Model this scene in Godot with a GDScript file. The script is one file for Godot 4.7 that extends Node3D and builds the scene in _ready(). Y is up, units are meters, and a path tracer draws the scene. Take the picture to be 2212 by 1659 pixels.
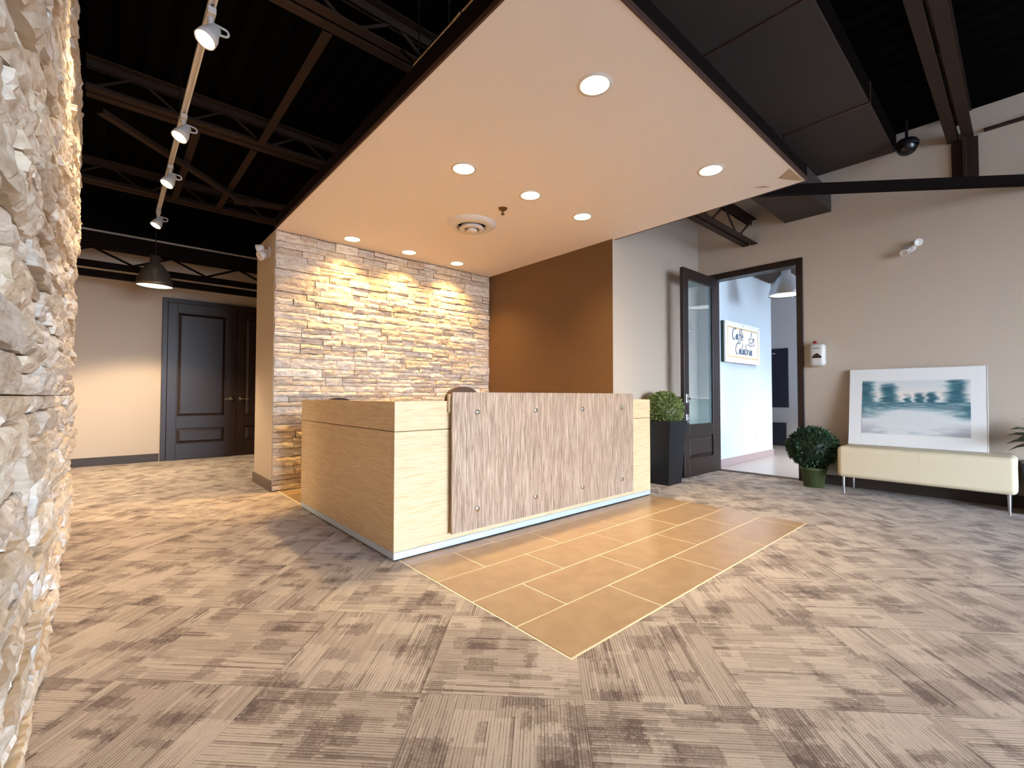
extends Node3D
# A reception lobby: desk under a dropped ceiling, stone walls, carpet tiles. y up, metres.

var M := {}
var rng := RandomNumberGenerator.new()
var nz := FastNoiseLite.new()
var nz2 := FastNoiseLite.new()
const FLAT := 4294967295

# ---------------------------------------------------------------- naming and grouping
func put(o: Node, parent: Node, called: String) -> void:
	o.name = called
	if parent.has_node(NodePath(called)):
		var k := 1
		while parent.has_node(NodePath("%s_%03d" % [called, k])):
			k += 1
		o.name = "%s_%03d" % [called, k]
	parent.add_child(o, true)

func tag(o: Node, label: String, category: String, group := "", kind := "") -> void:
	o.set_meta("label", label)
	o.set_meta("category", category)
	if group != "":
		o.set_meta("group", group)
	if kind != "":
		o.set_meta("kind", kind)

func thing(called: String, label: String, category: String, at := Vector3.ZERO, turn := 0.0, group := "", kind := "") -> Node3D:
	var o := Node3D.new()
	put(o, self, called)
	o.position = at
	o.rotation.y = turn
	tag(o, label, category, group, kind)
	return o

func mesh_of(st: SurfaceTool) -> ArrayMesh:
	st.generate_normals()
	return st.commit()

func part(called: String, st, mat: Material, parent: Node) -> MeshInstance3D:
	var mi := MeshInstance3D.new()
	mi.mesh = mesh_of(st) if st is SurfaceTool else st
	mi.material_override = mat
	mi.cast_shadow = GeometryInstance3D.SHADOW_CASTING_SETTING_ON
	put(mi, parent, called)
	return mi

func struct(called: String, st, mat: Material, label: String, category: String) -> MeshInstance3D:
	var mi := part(called, st, mat, self)
	tag(mi, label, category, "", "structure")
	return mi

func copy(src: Node3D, at: Vector3, label: String, group := "", turn := 0.0) -> Node3D:
	var o: Node3D = src.duplicate()
	var base := String(src.name)
	put(o, self, base)
	o.position = at
	o.rotation.y = turn
	o.set_meta("label", label)
	if group != "":
		o.set_meta("group", group)
	return o

# ---------------------------------------------------------------- shapes
func mb() -> SurfaceTool:
	var st := SurfaceTool.new()
	st.begin(Mesh.PRIMITIVE_TRIANGLES)
	st.set_smooth_group(FLAT)
	return st

func tri(st: SurfaceTool, a: Vector3, b: Vector3, c: Vector3, inside: Vector3) -> void:
	# clockwise seen from outside
	var n := (b - a).cross(c - a)
	if n.dot((a + b + c) / 3.0 - inside) > 0.0:
		st.add_vertex(a); st.add_vertex(c); st.add_vertex(b)
	else:
		st.add_vertex(a); st.add_vertex(b); st.add_vertex(c)

func quad(st: SurfaceTool, a: Vector3, b: Vector3, c: Vector3, d: Vector3, inside: Vector3) -> void:
	tri(st, a, b, c, inside)
	tri(st, a, c, d, inside)

func box(st: SurfaceTool, lo: Vector3, hi: Vector3, bev := 0.0, xf := Transform3D.IDENTITY) -> SurfaceTool:
	# a chamfered box
	var c := (lo + hi) / 2.0
	var h := (hi - lo).abs() / 2.0
	bev = minf(bev, minf(h.x, minf(h.y, h.z)) * 0.95)
	var ctr := xf * c
	var corner := func(sx: float, sy: float, sz: float, ax: int) -> Vector3:
		var v := Vector3(sx * (h.x - bev), sy * (h.y - bev), sz * (h.z - bev))
		v[ax] = [sx, sy, sz][ax] * h[ax]
		return xf * (c + v)
	for ax in 3:
		for s in [-1.0, 1.0]:
			var p := []
			for k in [[-1.0, -1.0], [1.0, -1.0], [1.0, 1.0], [-1.0, 1.0]]:
				var sg := [0.0, 0.0, 0.0]
				sg[ax] = s
				sg[(ax + 1) % 3] = k[0]
				sg[(ax + 2) % 3] = k[1]
				p.append(corner.call(sg[0], sg[1], sg[2], ax))
			quad(st, p[0], p[1], p[2], p[3], ctr)
	if bev > 0.0:
		for ax in 3:
			var a1 := (ax + 1) % 3
			var a2 := (ax + 2) % 3
			for s1 in [-1.0, 1.0]:
				for s2 in [-1.0, 1.0]:
					var q := []
					for s in [-1.0, 1.0]:
						var sg := [0.0, 0.0, 0.0]
						sg[ax] = s; sg[a1] = s1; sg[a2] = s2
						q.append([corner.call(sg[0], sg[1], sg[2], a1), corner.call(sg[0], sg[1], sg[2], a2)])
					quad(st, q[0][0], q[1][0], q[1][1], q[0][1], ctr)
		for sx in [-1.0, 1.0]:
			for sy in [-1.0, 1.0]:
				for sz in [-1.0, 1.0]:
					tri(st, corner.call(sx, sy, sz, 0), corner.call(sx, sy, sz, 1), corner.call(sx, sy, sz, 2), ctr)
	return st

func bx(lo: Vector3, hi: Vector3, bev := 0.0) -> SurfaceTool:
	return box(mb(), lo, hi, bev)

func basis_along(d: Vector3) -> Basis:
	var y := d.normalized()
	var x := y.cross(Vector3.UP if absf(y.y) < 0.95 else Vector3.RIGHT).normalized()
	return Basis(x, y, x.cross(y))

func lathe(st: SurfaceTool, prof: Array, n := 24, at := Vector3.ZERO, axis := Vector3.UP, smooth := true) -> SurfaceTool:
	# prof: Vector2(radius, height) along the axis, outline from bottom to top on the outside
	st.set_smooth_group(0 if smooth else FLAT)
	var b := basis_along(axis) if axis != Vector3.UP else Basis.IDENTITY
	for i in n:
		var a0 := TAU * i / n
		var a1 := TAU * (i + 1) / n
		for k in prof.size() - 1:
			var p: Vector2 = prof[k]
			var q: Vector2 = prof[k + 1]
			var v := [Vector3(p.x * cos(a0), p.y, p.x * sin(a0)), Vector3(p.x * cos(a1), p.y, p.x * sin(a1)), Vector3(q.x * cos(a1), q.y, q.x * sin(a1)), Vector3(q.x * cos(a0), q.y, q.x * sin(a0))]
			for j in 4:
				v[j] = at + b * v[j]
			if p.x > 0.0:
				st.add_vertex(v[0]); st.add_vertex(v[2]); st.add_vertex(v[1])
			if q.x > 0.0:
				st.add_vertex(v[0]); st.add_vertex(v[3]); st.add_vertex(v[2])
	st.set_smooth_group(FLAT)
	return st

func tube(st: SurfaceTool, a: Vector3, b: Vector3, r: float, n := 12, r2 := -1.0) -> SurfaceTool:
	var l := (b - a).length()
	var e := r if r2 < 0.0 else r2
	st = lathe(st, [Vector2(r, 0), Vector2(e, l)], n, a, b - a)
	lathe(st, [Vector2(0, 0), Vector2(r, 0)], n, a, b - a, false)
	return lathe(st, [Vector2(e, l), Vector2(0, l)], n, a, b - a, false)

func path_tube(st: SurfaceTool, pts: Array, r: float, n := 8) -> SurfaceTool:
	for i in pts.size() - 1:
		tube(st, pts[i], pts[i + 1], r, n)
	return st

func rbox(st: SurfaceTool, c: Vector3, size: Vector3, r: float, n := 4) -> SurfaceTool:
	# a box with round edges
	st.set_smooth_group(0)
	var h := size / 2.0
	for ax in 3:
		var a1 := (ax + 1) % 3
		var a2 := (ax + 2) % 3
		var g := []
		for a in [a1, a2]:
			var l := []
			for k in n + 1:
				l.append(-h[a] + r * (1.0 - cos(PI / 2 * 0.5 * 0.0)) + r * k / n * 1.0)
			for k in n + 1:
				l.append(h[a] - r + r * k / n)
			g.append(l)
		for s in [-1.0, 1.0]:
			var at := func(i: int, j: int) -> Vector3:
				var p := Vector3.ZERO
				p[ax] = s * h[ax]; p[a1] = g[0][i]; p[a2] = g[1][j]
				var inn := p.clamp(-(h - Vector3.ONE * r), h - Vector3.ONE * r)
				return c + inn + (p - inn).normalized() * r
			for i in g[0].size() - 1:
				for j in g[1].size() - 1:
					quad(st, at.call(i, j), at.call(i + 1, j), at.call(i + 1, j + 1), at.call(i, j + 1), c)
	st.set_smooth_group(FLAT)
	return st

func frustum(st: SurfaceTool, lo: Vector2, hi: Vector2, z0: float, z1: float, inset: float) -> SurfaceTool:
	# a raised field: rectangle lo..hi at depth z0, smaller by inset at z1
	var a := [Vector3(lo.x, lo.y, z0), Vector3(hi.x, lo.y, z0), Vector3(hi.x, hi.y, z0), Vector3(lo.x, hi.y, z0)]
	var b := [Vector3(lo.x + inset, lo.y + inset, z1), Vector3(hi.x - inset, lo.y + inset, z1), Vector3(hi.x - inset, hi.y - inset, z1), Vector3(lo.x + inset, hi.y - inset, z1)]
	var c := Vector3((lo.x + hi.x) / 2, (lo.y + hi.y) / 2, z0 - (z1 - z0))
	for i in 4:
		quad(st, a[i], a[(i + 1) % 4], b[(i + 1) % 4], b[i], c)
	quad(st, b[0], b[1], b[2], b[3], c)
	return st

func tapered(st: SurfaceTool, c: Vector3, lo: float, hi: float, y0: float, y1: float, cap_lo := true, cap_hi := true) -> SurfaceTool:
	# square section lo (half side) at y0 to hi at y1
	var a := []
	var b := []
	for k in [[-1, -1], [1, -1], [1, 1], [-1, 1]]:
		a.append(c + Vector3(k[0] * lo, y0, k[1] * lo))
		b.append(c + Vector3(k[0] * hi, y1, k[1] * hi))
	var m := c + Vector3(0, (y0 + y1) / 2, 0)
	for i in 4:
		quad(st, a[i], a[(i + 1) % 4], b[(i + 1) % 4], b[i], m)
	if cap_lo: quad(st, a[0], a[1], a[2], a[3], m)
	if cap_hi: quad(st, b[0], b[1], b[2], b[3], m)
	return st

func plate(st: SurfaceTool, poly: PackedVector2Array, z0: float, z1: float, xf: Transform3D) -> SurfaceTool:
	# a flat outline given a thickness
	var ix := Geometry2D.triangulate_polygon(poly)
	var c := Vector2.ZERO
	for p in poly: c += p / poly.size()
	for i in range(0, ix.size(), 3):
		var q := [poly[ix[i]], poly[ix[i + 1]], poly[ix[i + 2]]]
		var m: Vector2 = (q[0] + q[1] + q[2]) / 3.0
		for z in [z0, z1]:
			tri(st, xf * Vector3(q[0].x, q[0].y, z), xf * Vector3(q[1].x, q[1].y, z), xf * Vector3(q[2].x, q[2].y, z), xf * Vector3(m.x, m.y, (z0 + z1) / 2))
	var cw := Geometry2D.is_polygon_clockwise(poly)
	for i in poly.size():
		var p := poly[i]
		var q2 := poly[(i + 1) % poly.size()]
		var nn := (q2 - p).orthogonal().normalized() * (-1.0 if cw else 1.0)
		var inside := (p + q2) / 2 + nn * 0.001 * (1.0)
		if not Geometry2D.is_point_in_polygon(inside, poly): inside = (p + q2) / 2 - nn * 0.001
		quad(st, xf * Vector3(p.x, p.y, z0), xf * Vector3(q2.x, q2.y, z0), xf * Vector3(q2.x, q2.y, z1), xf * Vector3(p.x, p.y, z1), xf * Vector3(inside.x, inside.y, (z0 + z1) / 2))
	return st

# ---------------------------------------------------------------- materials
func mat(called: String, c: Color, rough := 0.7, metal := 0.0) -> StandardMaterial3D:
	var m := StandardMaterial3D.new()
	m.resource_name = called
	m.albedo_color = c
	m.roughness = rough
	m.metallic = metal
	M[called] = m
	return m

func noise_tex(freq: float, lo: Color, hi: Color, size := 512, oct := 4, sd := 1, mid = null, kind := FastNoiseLite.TYPE_SIMPLEX_SMOOTH) -> NoiseTexture2D:
	var t := NoiseTexture2D.new()
	var n := FastNoiseLite.new()
	n.seed = sd
	n.noise_type = kind
	n.frequency = freq
	n.fractal_octaves = oct
	t.noise = n
	t.width = size
	t.height = size
	t.seamless = true
	t.generate_mipmaps = false
	var g := Gradient.new()
	g.set_color(0, lo)
	g.set_color(1, hi)
	if mid != null:
		g.add_point(0.5, mid)
	t.color_ramp = g
	return t

func tri_planar(m: StandardMaterial3D, scale: Vector3, world := true) -> void:
	m.uv1_triplanar = true
	m.uv1_world_triplanar = world
	m.uv1_scale = scale
	m.uv1_triplanar_sharpness = 8.0

func lamp_mat(called: String, c: Color, e: float) -> void:
	var m := mat(called, Color(0.9, 0.9, 0.9), 0.5)
	m.emission_enabled = true
	m.emission = c
	m.emission_energy_multiplier = e

func spot(at: Vector3, towards: Vector3, c: Color, e: float, cone: float, blend: float, size: float, called: String, parent: Node = null) -> void:
	var l := SpotLight3D.new()
	l.light_color = c
	l.light_energy = e
	l.spot_angle = cone
	l.spot_angle_attenuation = blend
	l.spot_range = 14.0
	l.spot_attenuation = 2.0
	l.light_size = size
	l.shadow_enabled = true
	put(l, self if parent == null else parent, called)
	var b := basis_along(-towards)   # local y against the beam
	l.transform = Transform3D(Basis(b.x, b.z, -b.y) if false else Basis.looking_at(towards, Vector3.UP if absf(towards.normalized().y) < 0.95 else Vector3.FORWARD), at)

func carpet_texture() -> ImageTexture:
	# 1.5 m of ribbed loop pile: ribs along v, dark streaks and ragged dark rectangles
	var n := 1536
	var data := PackedByteArray()
	data.resize(n * n * 3)
	var r := RandomNumberGenerator.new()
	r.seed = 77
	var ribs := 160
	var w := n / float(ribs)
	# dark amount per rib per 2-pixel step
	var rows := 384
	var step := n / rows
	var dark := PackedFloat32Array()
	dark.resize(ribs * rows)
	for i in ribs:                         # long thin streaks
		if r.randf() < 0.75:
			for k in r.randi_range(1, 3):
				var a := r.randi_range(0, rows - 1)
				var l := r.randi_range(14, 90)
				var d := r.randf_range(0.1, 0.5)
				if r.randf() < 0.55: d = -r.randf_range(0.1, 0.3)
				for j in l: dark[i * rows + (a + j) % rows] += d
	for k in 170:                          # blotches
		var i0 := r.randi_range(0, ribs - 1)
		var wi := r.randi_range(3, 14)
		var a := r.randi_range(0, rows - 1)
		var l := r.randi_range(8, 34)
		var d := r.randf_range(0.16, 0.42)
		for i in wi:
			var sh := r.randi_range(-2, 2)
			for j in l: dark[((i0 + i) % ribs) * rows + (a + j + sh + rows) % rows] += d * r.randf_range(0.55, 1.2)
	for k in 60:                           # pale patches
		var i0 := r.randi_range(0, ribs - 1)
		var wi := r.randi_range(5, 16)
		var a := r.randi_range(0, rows - 1)
		var l := r.randi_range(20, 60)
		for i in wi:
			for j in l: dark[((i0 + i) % ribs) * rows + (a + j) % rows] -= 0.2
	var gap := PackedFloat32Array()
	var rib_of := PackedInt32Array()
	for x in n:
		var f := fmod(x / w, 1.0)
		rib_of.append(int(x / w))
		gap.append(smoothstep(0.62, 0.8, f) * (1.0 - smoothstep(0.9, 1.0, f)))
	var gapk := PackedFloat32Array()
	for i in ribs * rows: gapk.append(0.0)
	for i in ribs:
		var k := r.randf_range(0.3, 0.85)
		for j in rows:
			if j % 3 == 0: k = clampf(k + r.randf_range(-0.25, 0.25), 0.15, 1.0)
			gapk[i * rows + j] = k
	var hsh := 12345
	for y in n:
		var ry := y / step
		var o := y * n * 3
		for x in n:
			var c := rib_of[x] * rows + ry
			hsh = (hsh * 1103515245 + 12345) & 0x7fffffff
			var t := clampf(dark[c] * (0.75 + 0.5 * (hsh >> 16 & 255) / 255.0), -0.25, 1.0) + gap[x] * gapk[c] * 0.8
			t = clampf(t + ((hsh >> 8 & 255) / 255.0 - 0.5) * 0.34, -0.25, 1.0)
			data[o] = int(172.0 - 82.0 * t)
			data[o + 1] = int(157.0 - 84.0 * t)
			data[o + 2] = int(145.0 - 80.0 * t)
			o += 3
	return ImageTexture.create_from_image(Image.create_from_data(n, n, false, Image.FORMAT_RGB8, data))

func streak_texture(w: int, h: int, base: Color, cols: Array, count: int, lmin: int, lmax: int, sd: int, wander := 0.0, amin := 0.16, amax := 0.6, turned := false) -> ImageTexture:
	# vertical wood streaks
	var r := RandomNumberGenerator.new()
	r.seed = sd
	var im := Image.create(w, h, false, Image.FORMAT_RGB8)
	im.fill(base)
	var broad := FastNoiseLite.new()
	broad.seed = sd
	broad.frequency = 0.012
	for k in count:
		var c: Color = cols[r.randi_range(0, cols.size() - 1)]
		var x := r.randf() * w
		var y := r.randi_range(0, h - 1)
		var l := r.randi_range(lmin, lmax)
		var a := r.randf_range(amin, amax)
		var ww := r.randi_range(1, 3)
		if broad.get_noise_2d(x, y * 0.35) > 0.0 and c.get_luminance() > base.get_luminance(): a *= 0.4
		var dx := r.randf_range(-wander, wander)
		for j in l:
			var yy := posmod(y + j, h)
			var e := a * sin(PI * (j + 0.5) / l)
			x += dx
			for q in ww:
				var xx := posmod(int(x) + q, w)
				im.set_pixel(xx, yy, im.get_pixel(xx, yy).lerp(c, e))
	if turned: im.rotate_90(CLOCKWISE)
	return ImageTexture.create_from_image(im)

func art_texture() -> ImageTexture:
	var w := 384
	var h := 256
	var im := Image.create(w, h, false, Image.FORMAT_RGB8)
	var n := FastNoiseLite.new()
	n.seed = 5
	n.frequency = 0.02
	n.fractal_octaves = 4
	var pale := Color(0.86, 0.87, 0.86)
	var teal := Color(0.13, 0.36, 0.42)
	var deep := Color(0.07, 0.27, 0.34)
	for y in h:
		var v := float(y) / h
		for x in w:
			var u := float(x) / w
			var sm := n.get_noise_2d(x * 0.35, y * 2.2)          # smeared sideways
			var c := pale.lerp(Color(0.93, 0.89, 0.85), smoothstep(0.1, 0.3, v) * (1.0 - smoothstep(0.3, 0.38, v)))
			var t := 0.0
			if v < 0.4:
				for tr in [[0.03, 0.1, 0.42], [0.27, 0.085, 0.33], [0.45, 0.04, 0.1], [0.57, 0.05, 0.14], [0.68, 0.045, 0.17], [0.88, 0.1, 0.4]]:
					var d: float = absf(u + sm * 0.045 - tr[0]) / (tr[1] * (1.15 - 0.5 * (0.38 - v)))
					var top: float = 0.39 - tr[2]
					t = maxf(t, (1.0 - smoothstep(0.25, 1.25, d)) * smoothstep(top - 0.06, top + 0.08, v + sm * 0.06))
				t *= 0.85
			elif v < 0.72:
				t = (0.8 - 0.35 * absf(sm) * 2.0) * (1.0 - smoothstep(0.44, 0.57 + 0.22 * pow(absf(u - 0.5) * 2.0, 1.5), v + sm * 0.05))
				t = maxf(t, 0.75 * smoothstep(0.28, 0.52, absf(u - 0.5) + sm * 0.12) * (1.0 - smoothstep(0.6, 0.76, v)))
			c = c.lerp(teal.lerp(deep, clampf(0.5 + sm * 2.0, 0.0, 1.0)), clampf(t, 0.0, 1.0))
			if v > 0.72:
				c = c.lerp(Color(0.62, 0.62, 0.66), 0.7 * smoothstep(0.74, 0.95, v) * clampf(smoothstep(0.2, 0.5, absf(u - 0.5)) + sm, 0.0, 1.0))
			im.set_pixel(x, y, c)
	return ImageTexture.create_from_image(im)

func make_materials() -> void:
	# paint with a faint roller texture
	for p in [["wall_paint", Color8(194, 177, 159)], ["brown_paint", Color8(96, 68, 38)], ["ceiling_paint", Color8(232, 222, 212)], ["cafe_paint", Color8(196, 208, 216)], ["cafe_grey", Color8(208, 210, 218)], ["duct_paint", Color8(74, 66, 62)]]:
		var m := mat(p[0], p[1], 0.75)
		tri_planar(m, Vector3.ONE * 1.3)
		m.heightmap_enabled = true
		m.heightmap_texture = noise_tex(0.09, Color.BLACK, Color.WHITE, 512, 3, 11) if p[0] == "wall_paint" else M.wall_paint.heightmap_texture
		m.heightmap_scale = 0.05
	mat("black_deck", Color8(9, 7, 6), 0.95)
	for k in ["black_deck", "duct_paint"]: M[k].metallic_specular = 0.12
	mat("steel_paint", Color8(54, 41, 34), 0.7)
	mat("fascia", Color8(66, 40, 32), 0.55)
	mat("fascia_dark", Color8(22, 16, 14), 0.8)
	M.fascia_dark.metallic_specular = 0.15
	M.steel_paint.metallic_specular = 0.25
	mat("grout", Color8(244, 232, 212), 0.85)
	mat("carpet_back", Color8(70, 58, 50), 0.95)
	mat("black_plastic", Color8(17, 18, 25), 0.45)
	mat("black_gloss", Color8(12, 12, 14), 0.08)
	mat("white_plastic", Color8(214, 208, 202), 0.4)
	mat("white_paper", Color8(236, 234, 230), 0.8)
	mat("white_metal", Color8(210, 204, 198), 0.45)
	mat("chrome", Color8(214, 212, 208), 0.16, 1.0)
	mat("brushed", Color8(196, 196, 198), 0.34, 1.0)
	mat("satin_aluminium", Color8(206, 220, 234), 0.45, 0.35)
	mat("nickel", Color8(122, 112, 100), 0.32, 1.0)
	mat("shade_metal", Color8(112, 102, 88), 0.38, 0.6)
	mat("leaf_dark_paint", Color8(40, 58, 48), 0.6)
	mat("red_plastic", Color8(150, 22, 16), 0.45)
	mat("brass", Color8(112, 84, 46), 0.4, 0.8)
	mat("baseboard", Color8(58, 48, 42), 0.55)
	mat("baseboard_taupe", Color8(108, 92, 84), 0.6)
	mat("baseboard_mauve", Color8(158, 138, 136), 0.6)
	mat("navy_board", Color8(38, 42, 60), 0.6)
	mat("teal_board", Color8(120, 160, 165), 0.6)
	mat("sign_blue", Color8(66, 92, 116), 0.5)
	mat("sign_gold", Color8(214, 180, 112), 0.45)
	mat("pot_green", Color8(74, 84, 48), 0.55)
	mat("soil", Color8(48, 38, 28), 0.95)
	mat("stem", Color8(70, 62, 38), 0.8)
	mat("chair_fabric", Color8(66, 52, 50), 0.9)
	mat("torn_board", Color8(176, 150, 122), 0.9)
	mat("cafe_floor", Color8(190, 182, 178), 0.28)
	mat("concrete", Color8(150, 148, 144), 0.9)
	for p in [["leaf_light", Color8(128, 146, 90)], ["leaf_dark", Color8(40, 72, 42)], ["leaf_palm", Color8(62, 74, 40)]]:
		var m := mat(p[0], p[1], 0.5)
		m.backlight_enabled = true
		m.backlight = Color(0.18, 0.22, 0.1)
		m.vertex_color_use_as_albedo = true
	# dark stained wood
	var dw := mat("dark_wood", Color.WHITE, 0.42)
	dw.albedo_texture = noise_tex(0.02, Color8(26, 14, 12), Color8(46, 27, 22), 512, 4, 3)
	tri_planar(dw, Vector3(9, 0.8, 9))
	# carpet
	var cp := mat("carpet", Color.WHITE, 0.95)
	cp.albedo_texture = carpet_texture()
	cp.rim_enabled = true
	cp.rim = 0.15
	# porcelain
	var pt := mat("porcelain", Color.WHITE, 0.36)
	pt.albedo_texture = noise_tex(0.012, Color8(160, 131, 100), Color8(174, 146, 115), 512, 5, 8)
	tri_planar(pt, Vector3.ONE * 1.1)
	pt.roughness_texture = noise_tex(0.05, Color(0.75, 0.75, 0.75), Color(1, 1, 1), 512, 4, 9)
	# desk laminate, fine grain running sideways
	var grain := streak_texture(1024, 1024, Color8(218, 192, 154), [Color8(180, 146, 100), Color8(196, 162, 118), Color8(242, 222, 186), Color8(236, 212, 172), Color8(210, 178, 132)], 9000, 20, 190, 14, 0.05, 0.15, 0.6, true)
	var lm := mat("laminate_light", Color.WHITE, 0.5)
	lm.albedo_texture = grain
	tri_planar(lm, Vector3.ONE * 0.95)
	mat("laminate_edge", Color8(120, 90, 58), 0.7)
	# weathered panel, grain upright
	var wp := mat("weathered_wood", Color.WHITE, 0.45)
	wp.albedo_texture = streak_texture(1536, 700, Color8(180, 155, 133), [Color8(96, 72, 58), Color8(116, 92, 76), Color8(224, 208, 194), Color8(206, 186, 168), Color8(136, 110, 92), Color8(78, 58, 46)], 9000, 30, 230, 4, 0.1)
	# split stone
	var bump := noise_tex(0.03, Color.BLACK, Color.WHITE, 512, 5, 31)
	var tints := [Color8(230, 220, 208), Color8(216, 204, 188), Color8(238, 231, 222), Color8(202, 189, 174), Color8(222, 207, 186), Color8(214, 207, 200)]
	var cl := noise_tex(0.016, Color(0.8, 0.76, 0.71), Color(1, 1, 1), 512, 5, 32, Color(0.95, 0.93, 0.9))
	for i in tints.size():
		var s := mat("stone_%d" % i, tints[i], 0.85)
		s.albedo_texture = cl
		s.heightmap_enabled = true
		s.heightmap_texture = bump
		s.heightmap_scale = 0.35
		tri_planar(s, Vector3(1.2, 4.0, 1.2))
	mat("stone_back", Color8(92, 78, 64), 0.95)
	# bench cloth
	var bc := mat("bench_cloth", Color8(222, 208, 178), 0.9)
	bc.heightmap_enabled = true
	bc.heightmap_texture = noise_tex(0.2, Color.BLACK, Color.WHITE, 256, 2, 41)
	bc.heightmap_scale = 0.06
	tri_planar(bc, Vector3.ONE * 6.0)
	# glass pane
	var gl := mat("glass", Color(0.75, 0.9, 0.92, 0.12), 0.02)
	gl.transparency = BaseMaterial3D.TRANSPARENCY_ALPHA
	var ar := mat("art_print", Color.WHITE, 0.6)
	ar.albedo_texture = art_texture()
	lamp_mat("lamp_warm", Color(1.0, 0.9, 0.66), 8.0)
	lamp_mat("lamp_track", Color(1.0, 0.97, 0.8), 4.0)
	lamp_mat("lamp_pendant", Color(1.0, 0.96, 0.84), 2.6)
	lamp_mat("lamp_cool", Color(0.93, 0.98, 1.0), 1.6)

# ---------------------------------------------------------------- stone cladding
func stone(l: float, h: float, deep: float, sd: int, fine: float) -> ArrayMesh:
	# one split-faced stone; x along, y up, the face towards +z, back at z = 0
	var st := mb()
	var r := RandomNumberGenerator.new()
	r.seed = sd
	var nx := clampi(int(round(l / fine)), 2, 16)
	var ny := clampi(int(round(h / fine)), 2, 6)
	var tx := r.randf_range(-0.009, 0.009)
	var ty := r.randf_range(-0.009, 0.009)
	var o := Vector3(r.randf() * 90, r.randf() * 90, r.randf() * 90)
	var g := []
	for j in ny + 1:
		var row := []
		for i in nx + 1:
			var u := float(i) / nx
			var v := float(j) / ny
			var z := deep + tx * (u - 0.5) * 2.0 + ty * (v - 0.5) * 2.0
			z += nz.get_noise_2d(o.x + u * l * 60.0, o.y + v * h * 190.0) * 0.012
			z += nz2.get_noise_2d(o.y + u * l * 180.0, o.z + v * h * 420.0) * 0.006
			var e := minf(minf(u, 1.0 - u) * l, minf(v, 1.0 - v) * h)
			if e < 0.001: z -= r.randf_range(0.004, 0.011)
			var jx := 0.0
			var jy := 0.0
			if i > 0 and i < nx: jx = r.randf_range(-0.3, 0.3) * l / nx
			else: jx = r.randf_range(0.0, 0.0025) * (1.0 if i == 0 else -1.0)
			if j > 0 and j < ny: jy = r.randf_range(-0.3, 0.3) * h / ny
			else: jy = r.randf_range(0.0, 0.003) * (1.0 if j == 0 else -1.0)
			row.append(Vector3(u * l + jx, v * h + jy, maxf(z, 0.004)))
		g.append(row)
	var c := Vector3(l / 2, h / 2, -1.0)
	for j in ny:
		for i in nx:
			if (i + j + sd) % 2 == 0:
				tri(st, g[j][i], g[j][i + 1], g[j + 1][i + 1], c); tri(st, g[j][i], g[j + 1][i + 1], g[j + 1][i], c)
			else:
				tri(st, g[j][i], g[j][i + 1], g[j + 1][i], c); tri(st, g[j][i + 1], g[j + 1][i + 1], g[j + 1][i], c)
	var mid := Vector3(l / 2, h / 2, deep / 2)
	for i in nx:
		for j in [0, ny]:
			var a: Vector3 = g[j][i]
			var b: Vector3 = g[j][i + 1]
			quad(st, a, b, Vector3(b.x, b.y, 0), Vector3(a.x, a.y, 0), mid)
	for j in ny:
		for i in [0, nx]:
			var a: Vector3 = g[j][i]
			var b: Vector3 = g[j + 1][i]
			quad(st, a, b, Vector3(b.x, b.y, 0), Vector3(a.x, a.y, 0), mid)
	return mesh_of(st)

func courses(l: float, h: float, r: RandomNumberGenerator) -> Array:
	# stones as [x, y, length, height], in level courses, some split into two thin ones
	var out := []
	var y := 0.0
	while y < h - 0.005:
		var ch: float = [0.05, 0.062, 0.072, 0.085, 0.098][r.randi_range(0, 4)]
		if h - y - ch < 0.04: ch = h - y
		var x := 0.0
		while x < l - 0.005:
			var sl := r.randf_range(0.14, 0.46)
			if l - x - sl < 0.1: sl = l - x
			if ch > 0.08 and r.randf() < 0.45:
				var f := r.randf_range(0.38, 0.62)
				var cut := r.randf_range(0.35, 0.65) if sl > 0.26 else 1.0
				out.append([x, y, sl, ch * f])
				out.append([x, y + ch * f, sl * cut, ch * (1.0 - f)])
				if cut < 1.0: out.append([x + sl * cut, y + ch * f, sl * (1.0 - cut), ch * (1.0 - f)])
			else:
				out.append([x, y, sl, ch])
			x += sl
		y += ch
	return out

# ---------------------------------------------------------------- the scene
func _ready() -> void:
	rng.seed = 4
	var cam := Camera3D.new()
	cam.name = "camera"
	cam.position = Vector3(0, 0.92, 0)
	cam.rotation = Vector3(0.0259, -0.7239, 0.0012)
	cam.fov = rad_to_deg(2.0 * atan(829.5 / 981.28))
	cam.near = 0.01
	cam.far = 80.0
	add_child(cam)
	cam.current = true
	var env := Environment.new()
	env.background_mode = Environment.BG_SKY
	var sm := ProceduralSkyMaterial.new()
	sm.sky_top_color = Color8(176, 204, 240)
	sm.sky_horizon_color = Color8(222, 238, 255)
	sm.ground_horizon_color = Color8(170, 172, 176)
	sm.ground_bottom_color = Color8(120, 120, 120)
	sm.sky_energy_multiplier = 1.0
	sm.ground_energy_multiplier = 1.0
	env.sky = Sky.new()
	env.sky.sky_material = sm
	env.tonemap_mode = Environment.TONE_MAPPER_LINEAR
	env.background_energy_multiplier = 54.0
	env.tonemap_exposure = 1.0
	env.sdfgi_enabled = true
	env.ssao_enabled = true
	env.ssil_enabled = true
	var we := WorldEnvironment.new()
	we.name = "world"
	we.environment = env
	add_child(we)

	nz.seed = 3
	nz.frequency = 0.1
	nz.fractal_octaves = 3
	nz2.seed = 9
	nz2.frequency = 0.1
	nz2.noise_type = FastNoiseLite.TYPE_CELLULAR
	make_materials()
	shell()
	carpet()
	porcelain()
	stone_walls()
	soffit()
	ceiling_steel()
	doors()
	cafe()
	desk()
	furniture()
	fittings()
	plants()

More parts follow.
